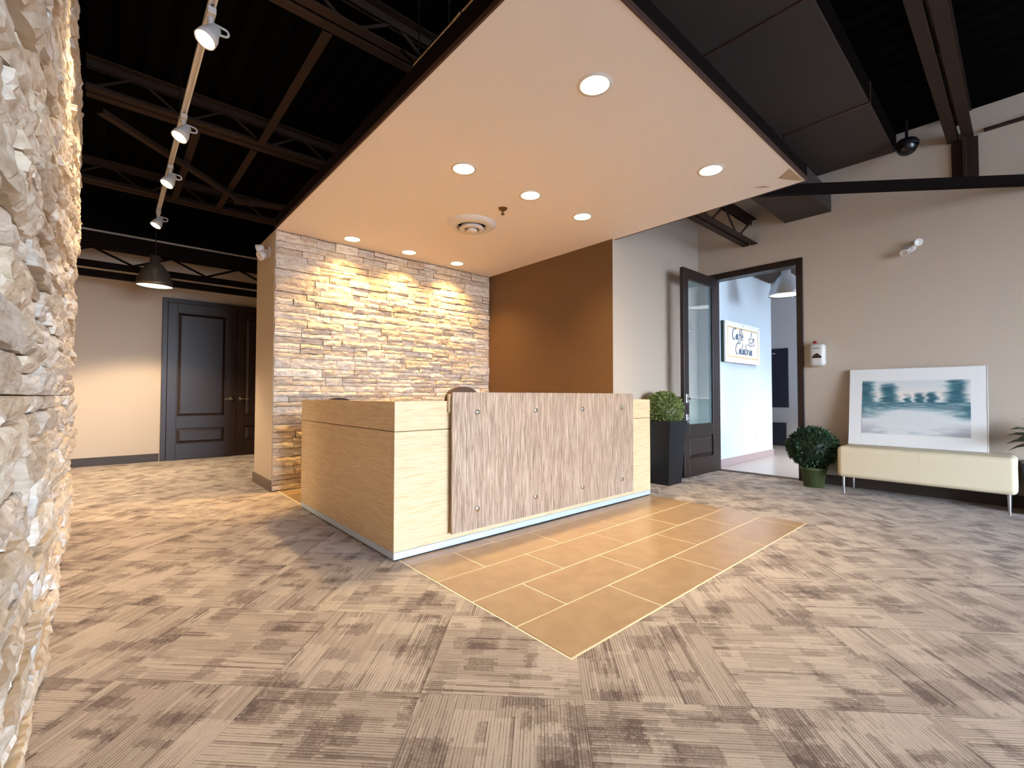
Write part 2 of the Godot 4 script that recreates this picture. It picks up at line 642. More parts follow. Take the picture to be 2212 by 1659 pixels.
func v(x: float, y: float, z: float) -> Vector3:
	return Vector3(x, y, z)

const TOP := 3.45

func shell() -> void:
	struct("wall_far", bx(v(-3.1, 0, -8.2), v(5.8, TOP, -8.05)), M.wall_paint, "pale beige end wall behind the bell pendant lamp", "wall")
	# front wall with a shop window behind the viewer
	var fw := mb()
	box(fw, v(-0.5, 0, 6.5), v(0.0, TOP, 6.7)); box(fw, v(4.4, 0, 6.5), v(6.0, TOP, 6.7)); box(fw, v(0.0, 2.6, 6.5), v(4.4, TOP, 6.7))
	struct("wall_front", fw, M.wall_paint, "beige wall round the shop window facing the desk", "wall")
	var wf := mb()
	for x in [0.0, 1.1, 2.2, 3.3, 4.34]: box(wf, v(x, 0, 6.55), v(x + 0.06, 2.6, 6.65), 0.004)
	box(wf, v(0.06, 0, 6.55), v(4.34, 0.07, 6.65)); box(wf, v(0.06, 2.54, 6.55), v(4.34, 2.6, 6.65))
	struct("window_1", wf, M.black_plastic, "dark metal shop window frame facing the desk", "window")
	# right wall with the doorway
	var rw := mb()
	box(rw, v(5.65, 0, -2.9), v(5.8, TOP, -2.59)); box(rw, v(5.65, 2.39, -2.59), v(5.8, TOP, -1.64)); box(rw, v(5.65, 0, -1.64), v(5.8, TOP, 6.5))
	struct("wall_right", rw, M.wall_paint, "long beige wall with the doorway and the leaning picture", "wall")
	struct("wall_back", bx(v(3.95, 0, -2.9), v(5.65, TOP, -2.77)), M.wall_paint, "beige wall behind the open glazed door and tall black planter", "wall")
	var bw := bx(v(3.82, 0, -4.8), v(3.95, 2.64, -2.77))
	struct("wall_brown", bw, M.wall_paint, "partition end beside the chocolate brown painted wall", "wall")
	var bp := part("painted_face", bx(v(3.815, 0, -4.78), v(3.8195, 2.525, -2.772)), M.brown_paint, get_node("wall_brown"))
	bp.set_meta("label", "chocolate brown painted face")
	struct("wall_side", bx(v(-3.1, 0, -8.05), v(-3.0, TOP, -4.7)), M.wall_paint, "beige wall closing the corridor behind the stone pier", "wall")
	struct("wall_end", bx(v(5.65, 0, -8.05), v(5.8, TOP, -2.9)), M.wall_paint, "beige wall closing the far corridor behind the desk wall", "wall")
	# ribbed black roof deck
	var dk := mb()
	var x := -3.2
	while x < 5.8:
		var p := [v(x, TOP, 0), v(x + 0.09, TOP, 0), v(x + 0.11, TOP + 0.04, 0), v(x + 0.14, TOP + 0.04, 0), v(x + 0.16, TOP, 0)]
		for i in 4:
			quad(dk, p[i] + v(0, 0, -8.3), p[i + 1] + v(0, 0, -8.3), p[i + 1] + v(0, 0, 6.7), p[i] + v(0, 0, 6.7), v(x, TOP + 2.0, -2))
		x += 0.16
	box(dk, v(-3.2, TOP + 0.05, -8.3), v(5.9, TOP + 0.15, 6.7))
	struct("ceiling", dk, M.black_deck, "black painted ribbed metal roof deck above everything", "ceiling")
	# baseboards
	struct("baseboard_far", bx(v(-3.0, 0, -8.05), v(0.52, 0.11, -8.035), 0.003), M.baseboard, "dark baseboard along the end wall left of double doors", "baseboard")
	struct("baseboard_column", bx(v(1.157, 0, -5.52), v(1.17, 0.105, -4.79), 0.003), M.baseboard_taupe, "taupe baseboard on the narrow side beside the stone wall", "baseboard")
	struct("baseboard_right", bx(v(5.635, 0, -1.56), v(5.65, 0.1, 6.5), 0.003), M.baseboard, "dark baseboard on the long wall behind the bench", "baseboard")
	struct("baseboard_back", bx(v(3.96, 0, -2.77), v(5.64, 0.1, -2.755), 0.003), M.baseboard, "dark baseboard behind the tall black planter", "baseboard")
	# ground outside the windows
	struct("ground", bx(v(-30, -0.3, 6.7), v(40, -0.12, 40)), M.concrete, "pale paving outside the shop window", "ground")

func carpet_uv(p: Vector2, par: int, off: Vector2) -> Vector2:
	var e := Vector2(p.dot(Vector2(0.70711, 0.70711)), p.dot(Vector2(0.70711, -0.70711)))
	if par == 1: e = Vector2(e.y, e.x)
	return e / 1.5 + off

func add_carpet(st: SurfaceTool, poly: PackedVector2Array, par: int, off: Vector2, bevel: bool) -> void:
	var tops: Array = [poly]
	if bevel: tops = Geometry2D.offset_polygon(poly, -0.0007)
	st.set_normal(Vector3.UP)
	for t in tops:
		var ix := Geometry2D.triangulate_polygon(t)
		for i in range(0, ix.size(), 3):
			var q := [t[ix[i]], t[ix[i + 1]], t[ix[i + 2]]]
			if (q[1] - q[0]).cross(q[2] - q[0]) < 0.0: q = [q[0], q[2], q[1]]
			for p in q:
				st.set_uv(carpet_uv(p, par, off))
				st.add_vertex(v(p.x, 0, p.y))
		if bevel:
			var m := Vector2.ZERO
			for p in t: m += p / t.size()
			for i in t.size():
				var a: Vector2 = t[i]
				var b: Vector2 = t[(i + 1) % t.size()]
				for k in [[a, 0.0], [b, 0.0], [b, -0.006], [a, 0.0], [b, -0.006], [a, -0.006]]:
					var w: Vector2 = k[0]
					var ww: Vector2 = w + (w - m).normalized() * (0.0022 if k[1] < 0.0 else 0.0)
					st.set_uv(carpet_uv(w, par, off))
					st.add_vertex(v(ww.x, k[1], ww.y))

func carpet() -> void:
	var fl := struct("floor", bx(v(-3.1, -0.12, -8.2), v(5.8, -0.006, 6.7)), M.carpet_back, "lobby floor of brown and beige striped carpet tiles", "floor")
	var room := PackedVector2Array([Vector2(-0.14, 6.5), Vector2(5.65, 6.5), Vector2(5.65, -2.77), Vector2(3.815, -2.77), Vector2(3.815, -4.78), Vector2(1.17, -4.78), Vector2(1.17, -5.5), Vector2(5.65, -5.5), Vector2(5.65, -8.05), Vector2(-3.0, -8.05), Vector2(-3.0, -4.7), Vector2(-0.2, -4.6)])
	var cut := PackedVector2Array([Vector2(1.222, -1.066), Vector2(3.788, -1.066), Vector2(3.788, -4.9), Vector2(1.222, -4.9)])
	var e1 := Vector2(0.70711, 0.70711)
	var e2 := Vector2(0.70711, -0.70711)
	var p0 := Vector2(1.09, -0.905)
	var fwd := Vector2(sin(0.7239), -cos(0.7239))
	var rgt := Vector2(cos(0.7239), sin(0.7239))
	var rest := SurfaceTool.new()
	rest.begin(Mesh.PRIMITIVE_TRIANGLES)
	rest.set_smooth_group(FLAT)
	var r := RandomNumberGenerator.new()
	r.seed = 15
	var count := 0
	for i in range(-26, 26):
		for j in range(-26, 26):
			var a := p0 + (e1 * i + e2 * j) * 0.5
			var sq := PackedVector2Array([a, a + e1 * 0.5, a + (e1 + e2) * 0.5, a + e2 * 0.5])
			var c := a + (e1 + e2) * 0.25
			var off := Vector2(r.randf(), r.randf())
			for q in Geometry2D.intersect_polygons(sq, room):
				for piece in Geometry2D.clip_polygons(q, cut):
					if piece.size() < 3: continue
					var d := c.dot(fwd)
					var par := posmod(i + j, 2)
					if d > 0.2 and d < 6.2 and absf(c.dot(rgt)) < d * 1.13 + 0.45 and count < 290:
						var st := SurfaceTool.new()
						st.begin(Mesh.PRIMITIVE_TRIANGLES)
						st.set_smooth_group(FLAT)
						add_carpet(st, piece, par, off, true)
						part("carpet_tile", st, M.carpet, fl)
						count += 1
					else:
						add_carpet(rest, piece, par, off, false)
	var rs := part("carpet", rest, M.carpet, fl)
	rs.set_meta("kind", "stuff")
	print("carpet tiles ", count)

func porcelain() -> void:
	var f := struct("floor_001", bx(v(1.222, -0.006, -4.9), v(3.788, -0.0008, -1.066)), M.grout, "tan porcelain tiles with pale grout in front of the desk", "floor")
	var k := 0
	var z := -1.07
	while z > -4.76:
		var z1 := maxf(z - 0.291, -4.76)
		var x := 1.226 - (0.0 if k % 2 == 0 else 0.3025)
		while x < 3.784:
			var a := maxf(x, 1.226)
			var b := minf(x + 0.605, 3.784)
			if b - a > 0.02:
				var g := 0.0042
				part("floor_tile", bx(v(a + (g if a > 1.23 else 0.004), -0.004, z1 + g), v(b - g, 0.0012 + rng.randf_range(-0.0003, 0.0003), z - (g if k > 0 else 0.004)), 0.001), M.porcelain, f)
			x += 0.605
		z -= 0.291
		k += 1

func stone_walls() -> void:
	# the wall behind the desk
	var w := struct("wall_stone", bx(v(1.17, 0, -5.5), v(3.95, 2.53, -4.8)), M.wall_paint, "wall of stacked pale split stone behind the desk", "wall")
	var bk := part("backing", bx(v(1.18, 0, -4.8), v(3.815, 2.525, -4.792)), M.stone_back, w)
	bk.set_meta("label", "mortar backing in the stone joints")
	var r := RandomNumberGenerator.new()
	r.seed = 21
	var hid := mb()
	var n := 0
	for s in courses(2.642, 2.515, r):
		var deep := r.randf_range(0.012, 0.034)
		var ms := stone(s[2] - 0.002, s[3] - 0.0015, deep, r.randi(), 0.026)
		var at := v(1.172 + s[0] + 0.001, 0.004 + s[1], -4.795)
		if n < 298 and (s[1] > 0.83 or s[0] < 0.42):
			var p := part("stone", ms, M["stone_%d" % r.randi_range(0, 5)], w)
			p.position = at
			n += 1
		else:
			hid.append_from(ms, 0, Transform3D(Basis.IDENTITY, at))
	var hm := MeshInstance3D.new()
	hm.mesh = hid.commit()
	hm.material_override = M.stone_1
	put(hm, w, "stonework")
	hm.set_meta("kind", "stuff")
	print("stones ", n)
	# the pier next to the viewer: its face runs away from us
	var pier := struct("wall_left", bx(v(-0.55, 0, -4.53), v(-0.235, TOP, 0.35)), M.stone_back, "rough stacked stone pier at the near left", "wall")
	struct("wall_return", bx(v(-3.1, 0, -4.7), v(-0.26, TOP, -4.53)), M.wall_paint, "beige wall hidden behind the rough stone pier", "wall")
	struct("wall_near", bx(v(-0.6, 0, 0.35), v(-0.24, TOP, 6.5)), M.wall_paint, "beige wall beside the viewer continuing from the stone pier", "wall")
	var far := mb()
	var tilt := Basis(Vector3.UP, PI / 2)     # local x -> -z, local z -> +x
	n = 0
	for s in courses(4.86, TOP - 0.01, r):
		var z0: float = 0.34 - s[0]
		var zc: float = z0 - s[2] / 2
		var deep := r.randf_range(0.03, 0.066)
		var near := zc > -2.35 and zc < -0.75
		var ms := stone(s[2] - 0.002, s[3] - 0.0015, deep, r.randi(), 0.017 if near else 0.024)
		var face := -0.115 + 0.017 * zc - 0.05                # mean plane of the backs
		var lean := 0.05 * maxf(0.0, s[1] - 2.85) / 0.6
		var xf := Transform3D(tilt, v(face - lean, 0.004 + s[1], z0 - 0.001))
		if near and n < 298:
			var p := part("stone", ms, M["stone_%d" % r.randi_range(0, 5)], pier)
			p.transform = xf
			n += 1
		else:
			far.append_from(ms, 0, xf)
	var fm := MeshInstance3D.new()
	fm.mesh = far.commit()
	fm.material_override = M.stone_0
	put(fm, pier, "stonework")
	fm.set_meta("kind", "stuff")
	print("pier stones ", n)

func soffit() -> void:
	var s := struct("dropped_ceiling", bx(v(1.17, 2.525, -4.8), v(3.85, 2.64, -1.06)), M.ceiling_paint, "flat cream dropped ceiling with round downlights over the desk", "ceiling")
	var lo := mb()
	box(lo, v(1.158, 2.522, -4.77), v(1.17, 2.552, -1.05), 0.002); box(lo, v(3.85, 2.522, -2.77), v(3.862, 2.552, -1.05), 0.002); box(lo, v(1.158, 2.522, -1.06), v(3.862, 2.552, -1.046), 0.002)
	part("edge_trim", lo, M.fascia, s)
	var hi := mb()
	box(hi, v(1.163, 2.552, -4.77), v(1.17, 2.645, -1.05)); box(hi, v(3.85, 2.552, -2.77), v(3.857, 2.645, -1.05)); box(hi, v(1.163, 2.552, -1.06), v(3.857, 2.645, -1.053))
	part("fascia", hi, M.fascia_dark, s)
	var ch := mb()
	var down := Transform3D(Basis(Vector3.RIGHT, PI / 2), v(0, 2.525, 0))     # local y -> z, local z -> down
	plate(ch, PackedVector2Array([Vector2(3.56, -1.075), Vector2(3.66, -1.18), Vector2(3.72, -1.15), Vector2(3.8, -1.1), Vector2(3.83, -1.07)]), -0.001, 0.0016, down)
	plate(ch, PackedVector2Array([Vector2(3.68, -1.36), Vector2(3.75, -1.3), Vector2(3.76, -1.27), Vector2(3.71, -1.3)]), -0.001, 0.0016, down)
	part("torn_patch", ch, M.torn_board, s)
	# downlights
	var proto: Node3D = null
	var where := [[1.845, -1.445, "largest round downlight, alone near the front of the dropped ceiling"], [3.17, -1.455, "round downlight nearest the chipped right corner of the dropped ceiling"],
		[1.845, -2.605, "round downlight left of the middle three, nearest the air vent side edge"], [2.492, -2.6, "round downlight right beside the fire sprinkler"], [3.14, -2.603, "round downlight nearest the brown wall end"],
		[1.83, -4.545, "leftmost of the three downlights washing the stone wall"], [2.478, -4.547, "middle one of the three downlights washing the stone wall"], [3.123, -4.545, "rightmost of the three downlights washing the stone wall, by the brown wall"]]
	for p in where:
		var at := v(p[0], 2.525, p[1])
		if proto == null:
			proto = thing("downlight", p[2], "light", at, 0.0, "round downlights in the dropped ceiling")
			part("trim_ring", lathe(mb(), [Vector2(0.074, -0.004), Vector2(0.09, -0.004), Vector2(0.092, 0.0)], 40), M.white_metal, proto)
			part("lens", lathe(mb(), [Vector2(0.0, -0.012), Vector2(0.03, -0.011), Vector2(0.06, -0.007), Vector2(0.075, -0.002)], 40), M.lamp_warm, proto)
		else:
			copy(proto, at, p[2], "round downlights in the dropped ceiling")
		var wash: bool = p[1] < -4.0
		spot(at - v(0, 0.022, 0), Vector3.DOWN, Color(1.0, 0.8, 0.48) if wash else Color(1.0, 0.89, 0.68), 4.0 if wash else 2.8, 62.0, 0.9, 0.06, "downlight_beam")
	# air diffuser: three rings and a button
	var vd := thing("air_diffuser", "round white air vent of nested rings in the dropped ceiling", "vent", v(2.504, 2.525, -3.404))
	part("outer_ring", lathe(mb(), [Vector2(0.128, 0.0), Vector2(0.136, -0.03), Vector2(0.146, -0.038), Vector2(0.19, -0.034), Vector2(0.222, -0.016), Vector2(0.23, -0.003), Vector2(0.23, 0.0)], 48), M.white_metal, vd)
	part("throat", lathe(mb(), [Vector2(0.0, -0.003), Vector2(0.13, -0.002)], 48), M.black_deck, vd)
	part("middle_ring", lathe(mb(), [Vector2(0.07, -0.03), Vector2(0.072, -0.056), Vector2(0.084, -0.062), Vector2(0.112, -0.054), Vector2(0.115, -0.046), Vector2(0.1, -0.02)], 48), M.white_metal, vd)
	part("button", lathe(mb(), [Vector2(0.0, -0.076), Vector2(0.042, -0.076), Vector2(0.052, -0.068), Vector2(0.048, -0.04)], 40), M.white_metal, vd)
	part("post", tube(mb(), v(0, -0.07, 0), v(0, 0.0, 0), 0.008), M.black_deck, vd)
	var sp := thing("sprinkler", "small brass fire sprinkler head on the dropped ceiling by the air vent", "sprinkler", v(2.49, 2.525, -2.94))
	part("escutcheon", lathe(mb(), [Vector2(0.012, -0.016), Vector2(0.034, -0.012), Vector2(0.04, 0.0)], 24), M.brass, sp)
	part("frame", tube(mb(), v(0, -0.05, 0), v(0, -0.012, 0), 0.008), M.brass, sp)
	part("deflector", lathe(mb(), [Vector2(0.0, -0.054), Vector2(0.016, -0.054), Vector2(0.016, -0.05), Vector2(0, -0.05)], 16, Vector3.ZERO, Vector3.UP, false), M.brass, sp)

# ---------------------------------------------------------------- exposed steel above
func joist(label: String, z: float, x0: float, x1: float, yb: float, yt: float) -> void:
	var j := thing("steel_joist", label, "joist", v(x0, yb, z), 0.0, "open web steel joists")
	var l := x1 - x0
	var d := yt - yb
	for s in [-1.0, 1.0]:       # two angles with a slot between
		var an := mb()
		box(an, v(0, 0, minf(s * 0.012, s * 0.085)), v(l, 0.008, maxf(s * 0.012, s * 0.085)), 0.001)
		box(an, v(0, 0.008, minf(s * 0.012, s * 0.02)), v(l, 0.06, maxf(s * 0.012, s * 0.02)))
		part("bottom_chord", an, M.steel_paint, j)
		var at := mb()
		box(at, v(0, d - 0.008, minf(s * 0.012, s * 0.075)), v(l, d, maxf(s * 0.012, s * 0.075)))
		box(at, v(0, d - 0.06, minf(s * 0.012, s * 0.02)), v(l, d - 0.008, maxf(s * 0.012, s * 0.02)))
		part("top_chord", at, M.steel_paint, j)
	var n := maxi(2, int(round(l / (d * 1.25))))
	for i in n:
		var a := v(l * i / n, 0.02 if i % 2 == 0 else d - 0.02, 0)
		var b := v(l * (i + 1) / n, d - 0.02 if i % 2 == 0 else 0.02, 0)
		part("web_rod", tube(mb(), a, b, 0.011, 8), M.steel_paint, j)

func bar(called: String, label: String, a: Vector3, b: Vector3, w: float, h: float, m: Material, category: String, group := "") -> void:
	# an angle-iron bar from a to b: flat leg w wide, upright leg h high
	var st := mb()
	var d := (b - a)
	var xf := Transform3D(Basis(d.normalized(), Vector3.UP, d.normalized().cross(Vector3.UP)), a)
	box(st, v(0, 0, -w / 2), v(d.length(), 0.007, w / 2), 0.001, xf)
	if h > 0.0: box(st, v(0, 0.007, w / 2 - 0.007), v(d.length(), h, w / 2), 0.0, xf)
	tag(part(called, st, m, self), label, category, group)

func far_joist() -> void:
	# heavy joist girder in front of the end wall: pairs of flat bars below, zigzag rods, a deep top beam
	var j := thing("steel_joist", "deep black joist girder with zigzag web along the top of the end wall", "joist", v(-2.9, 2.36, -7.45), 0.0, "open web steel joists")
	part("bottom_chord", bx(v(0, 0, -0.05), v(8.5, 0.075, 0.05), 0.003), M.fascia_dark, j)
	part("middle_bar", bx(v(0, 0.115, -0.03), v(8.5, 0.19, 0.03), 0.003), M.fascia_dark, j)
	part("top_beam", bx(v(0, 0.36, -0.09), v(8.5, 0.53, 0.09), 0.004), M.fascia_dark, j)
	for i in 22:
		var a := 0.19 if i % 2 == 0 else 0.36
		part("web_rod", tube(mb(), v(0.386 * i, a, 0), v(0.386 * (i + 1), 0.55 - a, 0), 0.014, 8), M.fascia_dark, j)
	struct("trim_1", bx(v(-3.0, 3.1, -8.05), v(5.65, TOP, -7.7)), M.black_deck, "black boxed-in strip between the end wall and the roof deck", "bulkhead")

func ceiling_steel() -> void:
	joist("double-angle steel joist over the near end of the track, passing above the dropped ceiling", -2.77, -0.18, 3.93, 3.2, TOP - 0.002)
	joist("double-angle steel joist crossing behind the second track head", -4.62, -0.18, 5.6, 3.2, TOP - 0.002)
	joist("double-angle steel joist crossing above the fourth track head", -6.57, -2.9, 5.6, 3.2, TOP - 0.002)
	joist("double-angle steel joist ending at the upper right on the beige wall", -0.345, -0.2, 5.645, 3.2, TOP - 0.002)
	far_joist()
	joist("short low joist reaching the beige wall left of the doorway", -2.13, 3.9, 5.645, 2.7, 3.0)
	for p in [["flat brace running between joists beside the dropped ceiling's left edge", v(0.98, 3.19, -2.86), v(0.98, 3.19, -4.53)], ["flat brace continuing behind the middle joist toward the end wall", v(0.96, 3.19, -4.71), v(0.94, 3.19, -6.48)],
		["thin flat brace right behind the second track head", v(0.518, 3.19, -4.71), v(0.516, 3.19, -6.48)], ["slanting brace crossing behind the lighting track", v(-0.1, 3.12, -4.75), v(1.05, 3.12, -5.87)], ["slanting brace from the crossing toward the stone wall", v(1.0, 3.07, -5.83), v(1.75, 3.07, -5.52)]]:
		bar("brace", p[0], p[1], p[2], 0.06, 0.04, M.steel_paint, "brace", "braces between the ceiling joists")
	# black sway bar past the corner of the dropped ceiling
	bar("sway_bar", "black steel bar running level from the dropped ceiling corner to the right", v(3.9, 2.6, -1.62), v(5.645, 2.6, 0.26), 0.05, 0.08, M.fascia_dark, "bar")
	var pl := thing("joist_bracket", "dark upright steel bracket on the wall under the right joist end", "bracket", v(5.65, 2.78, -0.32))
	part("plate", bx(v(-0.02, 0, -0.085), v(0, 0.42, 0.085), 0.003), M.steel_paint, pl)
	part("rib", bx(v(-0.07, 0.0, -0.012), v(-0.02, 0.42, 0.012), 0.002), M.steel_paint, pl)
	tag(part("ledger_pipe", tube(mb(), v(5.63, 3.225, -0.2), v(5.63, 3.225, 6.4), 0.016), M.steel_paint, self), "thin dark pipe high on the wall right of the joist bracket", "pipe")
	# ducts
	var d := thing("air_duct", "wide flat grey duct hung above the dropped ceiling's front edge", "duct", v(2.0, 3.28, -1.25))
	part("sheet", bx(v(-1.6, 0, -0.5), v(3.645, 0.16, 0.46), 0.004), M.duct_paint, d)
	for x in [-0.45, 1.05, 2.52]:
		var fl := mb()
		box(fl, v(x - 0.012, -0.012, -0.512), v(x + 0.012, 0.165, 0.472), 0.002)
		part("flange", fl, M.fascia, d)
	part("side_lining", bx(v(-1.6, 0.004, 0.461), v(3.64, 0.165, 0.466)), M.fascia_dark, d)
	var d2 := thing("branch_duct", "small boxy grey duct on the wall below the big duct, right of the dropped ceiling", "duct", v(4.9, 2.86, -1.54))
	part("sheet", bx(v(-0.75, 0, -0.22), v(0.748, 0.22, 0.22), 0.004), M.duct_paint, d2)
	part("flange", bx(v(-0.77, -0.01, -0.23), v(-0.745, 0.23, 0.23), 0.002), M.fascia, d2)
	var cd := mb()
	path_tube(cd, [v(1.25, 2.79, -1.0), v(1.25, 2.785, -2.25), v(1.25, 2.95, -2.4)], 0.011)
	var cn := thing("conduit", "thin grey conduit running beside the dropped ceiling's left edge", "conduit", Vector3.ZERO)
	part("pipe", cd, M.nickel, cn)
	part("coupling", tube(mb(), v(1.25, 2.786, -1.78), v(1.25, 2.786, -1.84), 0.016), M.nickel, cn)
	for z in [-1.9, -2.2]:
		part("hanger_rod", tube(mb(), v(1.25, 2.79, z), v(1.25, TOP, z), 0.004, 6), M.nickel, cn)

# ---------------------------------------------------------------- doors
func leaf_face(parent: Node3D, w: float, h: float, t: float, holes: Array) -> MeshInstance3D:
	# stiles and rails round the rectangular holes; x 0..w, y 0..h, z 0..t. holes bottom to top, all the same width
	var st := mb()
	var x0: float = holes[0].position.x
	var x1: float = holes[0].end.x
	box(st, v(0, 0, 0), v(x0, h, t), 0.003); box(st, v(x1, 0, 0), v(w, h, t), 0.003)
	var y := 0.0
	for k in holes:
		box(st, v(x0, y, 0), v(x1, k.position.y, t), 0.002)
		y = k.end.y
	box(st, v(x0, y, 0), v(x1, h, t), 0.002)
	return part("leaf", st, M.dark_wood, parent)

func raised(leaf: Node3D, r: Rect2, t: float, called := "panel") -> void:
	var st := bx(v(r.position.x, r.position.y, t * 0.3), v(r.end.x, r.end.y, t * 0.55))
	frustum(st, r.position + Vector2(0.012, 0.012), r.end - Vector2(0.012, 0.012), t * 0.55, t * 0.92, 0.035)
	part(called, st, M.dark_wood, leaf)

func doors() -> void:
	# closed double doors at the end of the corridor
	var d := thing("door_1", "closed pair of dark wooden panel doors in the end wall", "door", v(0.53, 0, -8.045), 0.0, "", "structure")
	var fr := mb()
	box(fr, v(0, 0, 0), v(0.06, 2.3, 0.05), 0.003); box(fr, v(1.77, 0, 0), v(1.83, 2.3, 0.05), 0.003); box(fr, v(0.06, 2.24, 0), v(1.77, 2.3, 0.05), 0.003)
	part("frame", fr, M.dark_wood, d)
	for k in 2:
		var holes := [Rect2(0.11, 0.22, 0.6, 0.23), Rect2(0.11, 0.61, 0.6, 1.5)]
		var lf := leaf_face(d, 0.85, 2.235, 0.04, holes)
		lf.position = v(0.063 + k * 0.855, 0.004, 0.0)
		for r in holes: raised(lf, r, 0.04)
		var hx := 0.79 if k == 0 else 0.06
		var hd := mb()
		lathe(hd, [Vector2(0.032, 0), Vector2(0.032, 0.006), Vector2(0.014, 0.012), Vector2(0.012, 0.045), Vector2(0.0, 0.045)], 24, v(hx, 0.865, 0.04), Vector3.BACK)
		box(hd, v(hx - (0.1 if k == 0 else 0.012), 0.857, 0.073), v(hx + (0.012 if k == 0 else 0.1), 0.875, 0.087), 0.005)
		var h := part("lever_handle", hd, M.chrome, lf)
		h.set_meta("label", "chrome lever handle")
	# the open glazed door
	var d2 := thing("door_2", "dark wooden door with tall glass pane standing open by the doorway", "door", v(5.65, 0, -2.59), 0.0, "", "structure")
	var f2 := mb()
	for x in [-0.016, 0.15]:
		box(f2, v(x, 0, -0.05), v(x + 0.016, 2.44, 0.012), 0.003); box(f2, v(x, 0, 0.938), v(x + 0.016, 2.44, 1.0), 0.003); box(f2, v(x, 2.38, 0.012), v(x + 0.016, 2.44, 0.938), 0.003)
	box(f2, v(0, 0, 0), v(0.15, 2.39, 0.02)); box(f2, v(0, 0, 0.93), v(0.15, 2.39, 0.95)); box(f2, v(0, 2.37, 0.02), v(0.15, 2.39, 0.93))
	part("frame", f2, M.dark_wood, d2)
	var holes2 := [Rect2(0.11, 0.2, 0.6, 0.25), Rect2(0.11, 0.59, 0.6, 1.66)]
	var l2 := leaf_face(d2, 0.83, 2.37, 0.045, holes2)
	l2.position = v(-0.85, 0.006, 0.02)
	raised(l2, holes2[0], 0.045)
	var gp := part("glass", bx(v(0.1, 0.585, 0.018), v(0.72, 2.255, 0.024)), M.glass, l2)
	gp.set_meta("label", "clear glass pane")
	for y in [0.885, 0.66]:
		var lk := mb()
		box(lk, v(0.035, y - 0.05, 0.045), v(0.085, y + 0.05, 0.053), 0.004)
		if y > 0.8:
			tube(lk, v(0.06, y, 0.053), v(0.06, y, 0.1), 0.01)
			box(lk, v(0.05, y - 0.009, 0.092), v(0.17, y + 0.009, 0.106), 0.005)
		else:
			lathe(lk, [Vector2(0.018, 0), Vector2(0.016, 0.012), Vector2(0, 0.012)], 16, v(0.06, y, 0.053), Vector3.BACK)
		part("lock_plate" if y < 0.8 else "lever_handle", lk, M.brushed, l2)
	var kb := lathe(mb(), [Vector2(0.02, 0), Vector2(0.012, 0.008), Vector2(0.012, 0.03), Vector2(0.026, 0.04), Vector2(0.024, 0.06), Vector2(0, 0.064)], 20, v(0.06, 0.885, 0), Vector3.FORWARD)
	part("knob", kb, M.brushed, l2)

# ---------------------------------------------------------------- cafe beyond the doorway
func stroke(st: SurfaceTool, pts: Array, w: float, at: Vector2, sc: float, z0: float, z1: float) -> void:
	var p := PackedVector2Array()
	for q in pts:
		p.append(at + Vector2(q[0] + 0.22 * q[1], q[1]) * sc)
	for poly in Geometry2D.offset_polyline(p, w / 2, Geometry2D.JOIN_ROUND, Geometry2D.END_ROUND):
		if not Geometry2D.is_polygon_clockwise(poly):
			plate(st, poly, z0, z1, Transform3D.IDENTITY)

func arc(cx: float, cy: float, rx: float, ry: float, a0: float, a1: float, n := 14) -> Array:
	var o := []
	for i in n + 1:
		var a := deg_to_rad(lerpf(a0, a1, float(i) / n))
		o.append([cx + rx * cos(a), cy + ry * sin(a)])
	return o

func bell(called: String, label: String, at: Vector3, r: float, h: float, shade: Material, glow: Material, group: String, drop: float) -> Node3D:
	# bell pendant; at is the middle of the rim
	var p := thing(called, label, "lamp", at, 0.0, group)
	part("shade", lathe(mb(), [Vector2(r * 0.97, 0.003), Vector2(r, 0), Vector2(r * 0.98, h * 0.1), Vector2(r * 0.88, h * 0.3), Vector2(r * 0.7, h * 0.52), Vector2(r * 0.45, h * 0.7), Vector2(r * 0.27, h * 0.78), Vector2(r * 0.26, h), Vector2(0, h * 1.02)], 40), shade, p)
	part("diffuser", lathe(mb(), [Vector2(0, 0.01), Vector2(r * 0.955, 0.018)], 40), glow, p)
	part("cord", tube(mb(), v(0, h, 0), v(0, drop, 0), 0.006, 8), M.black_plastic, p)
	return p

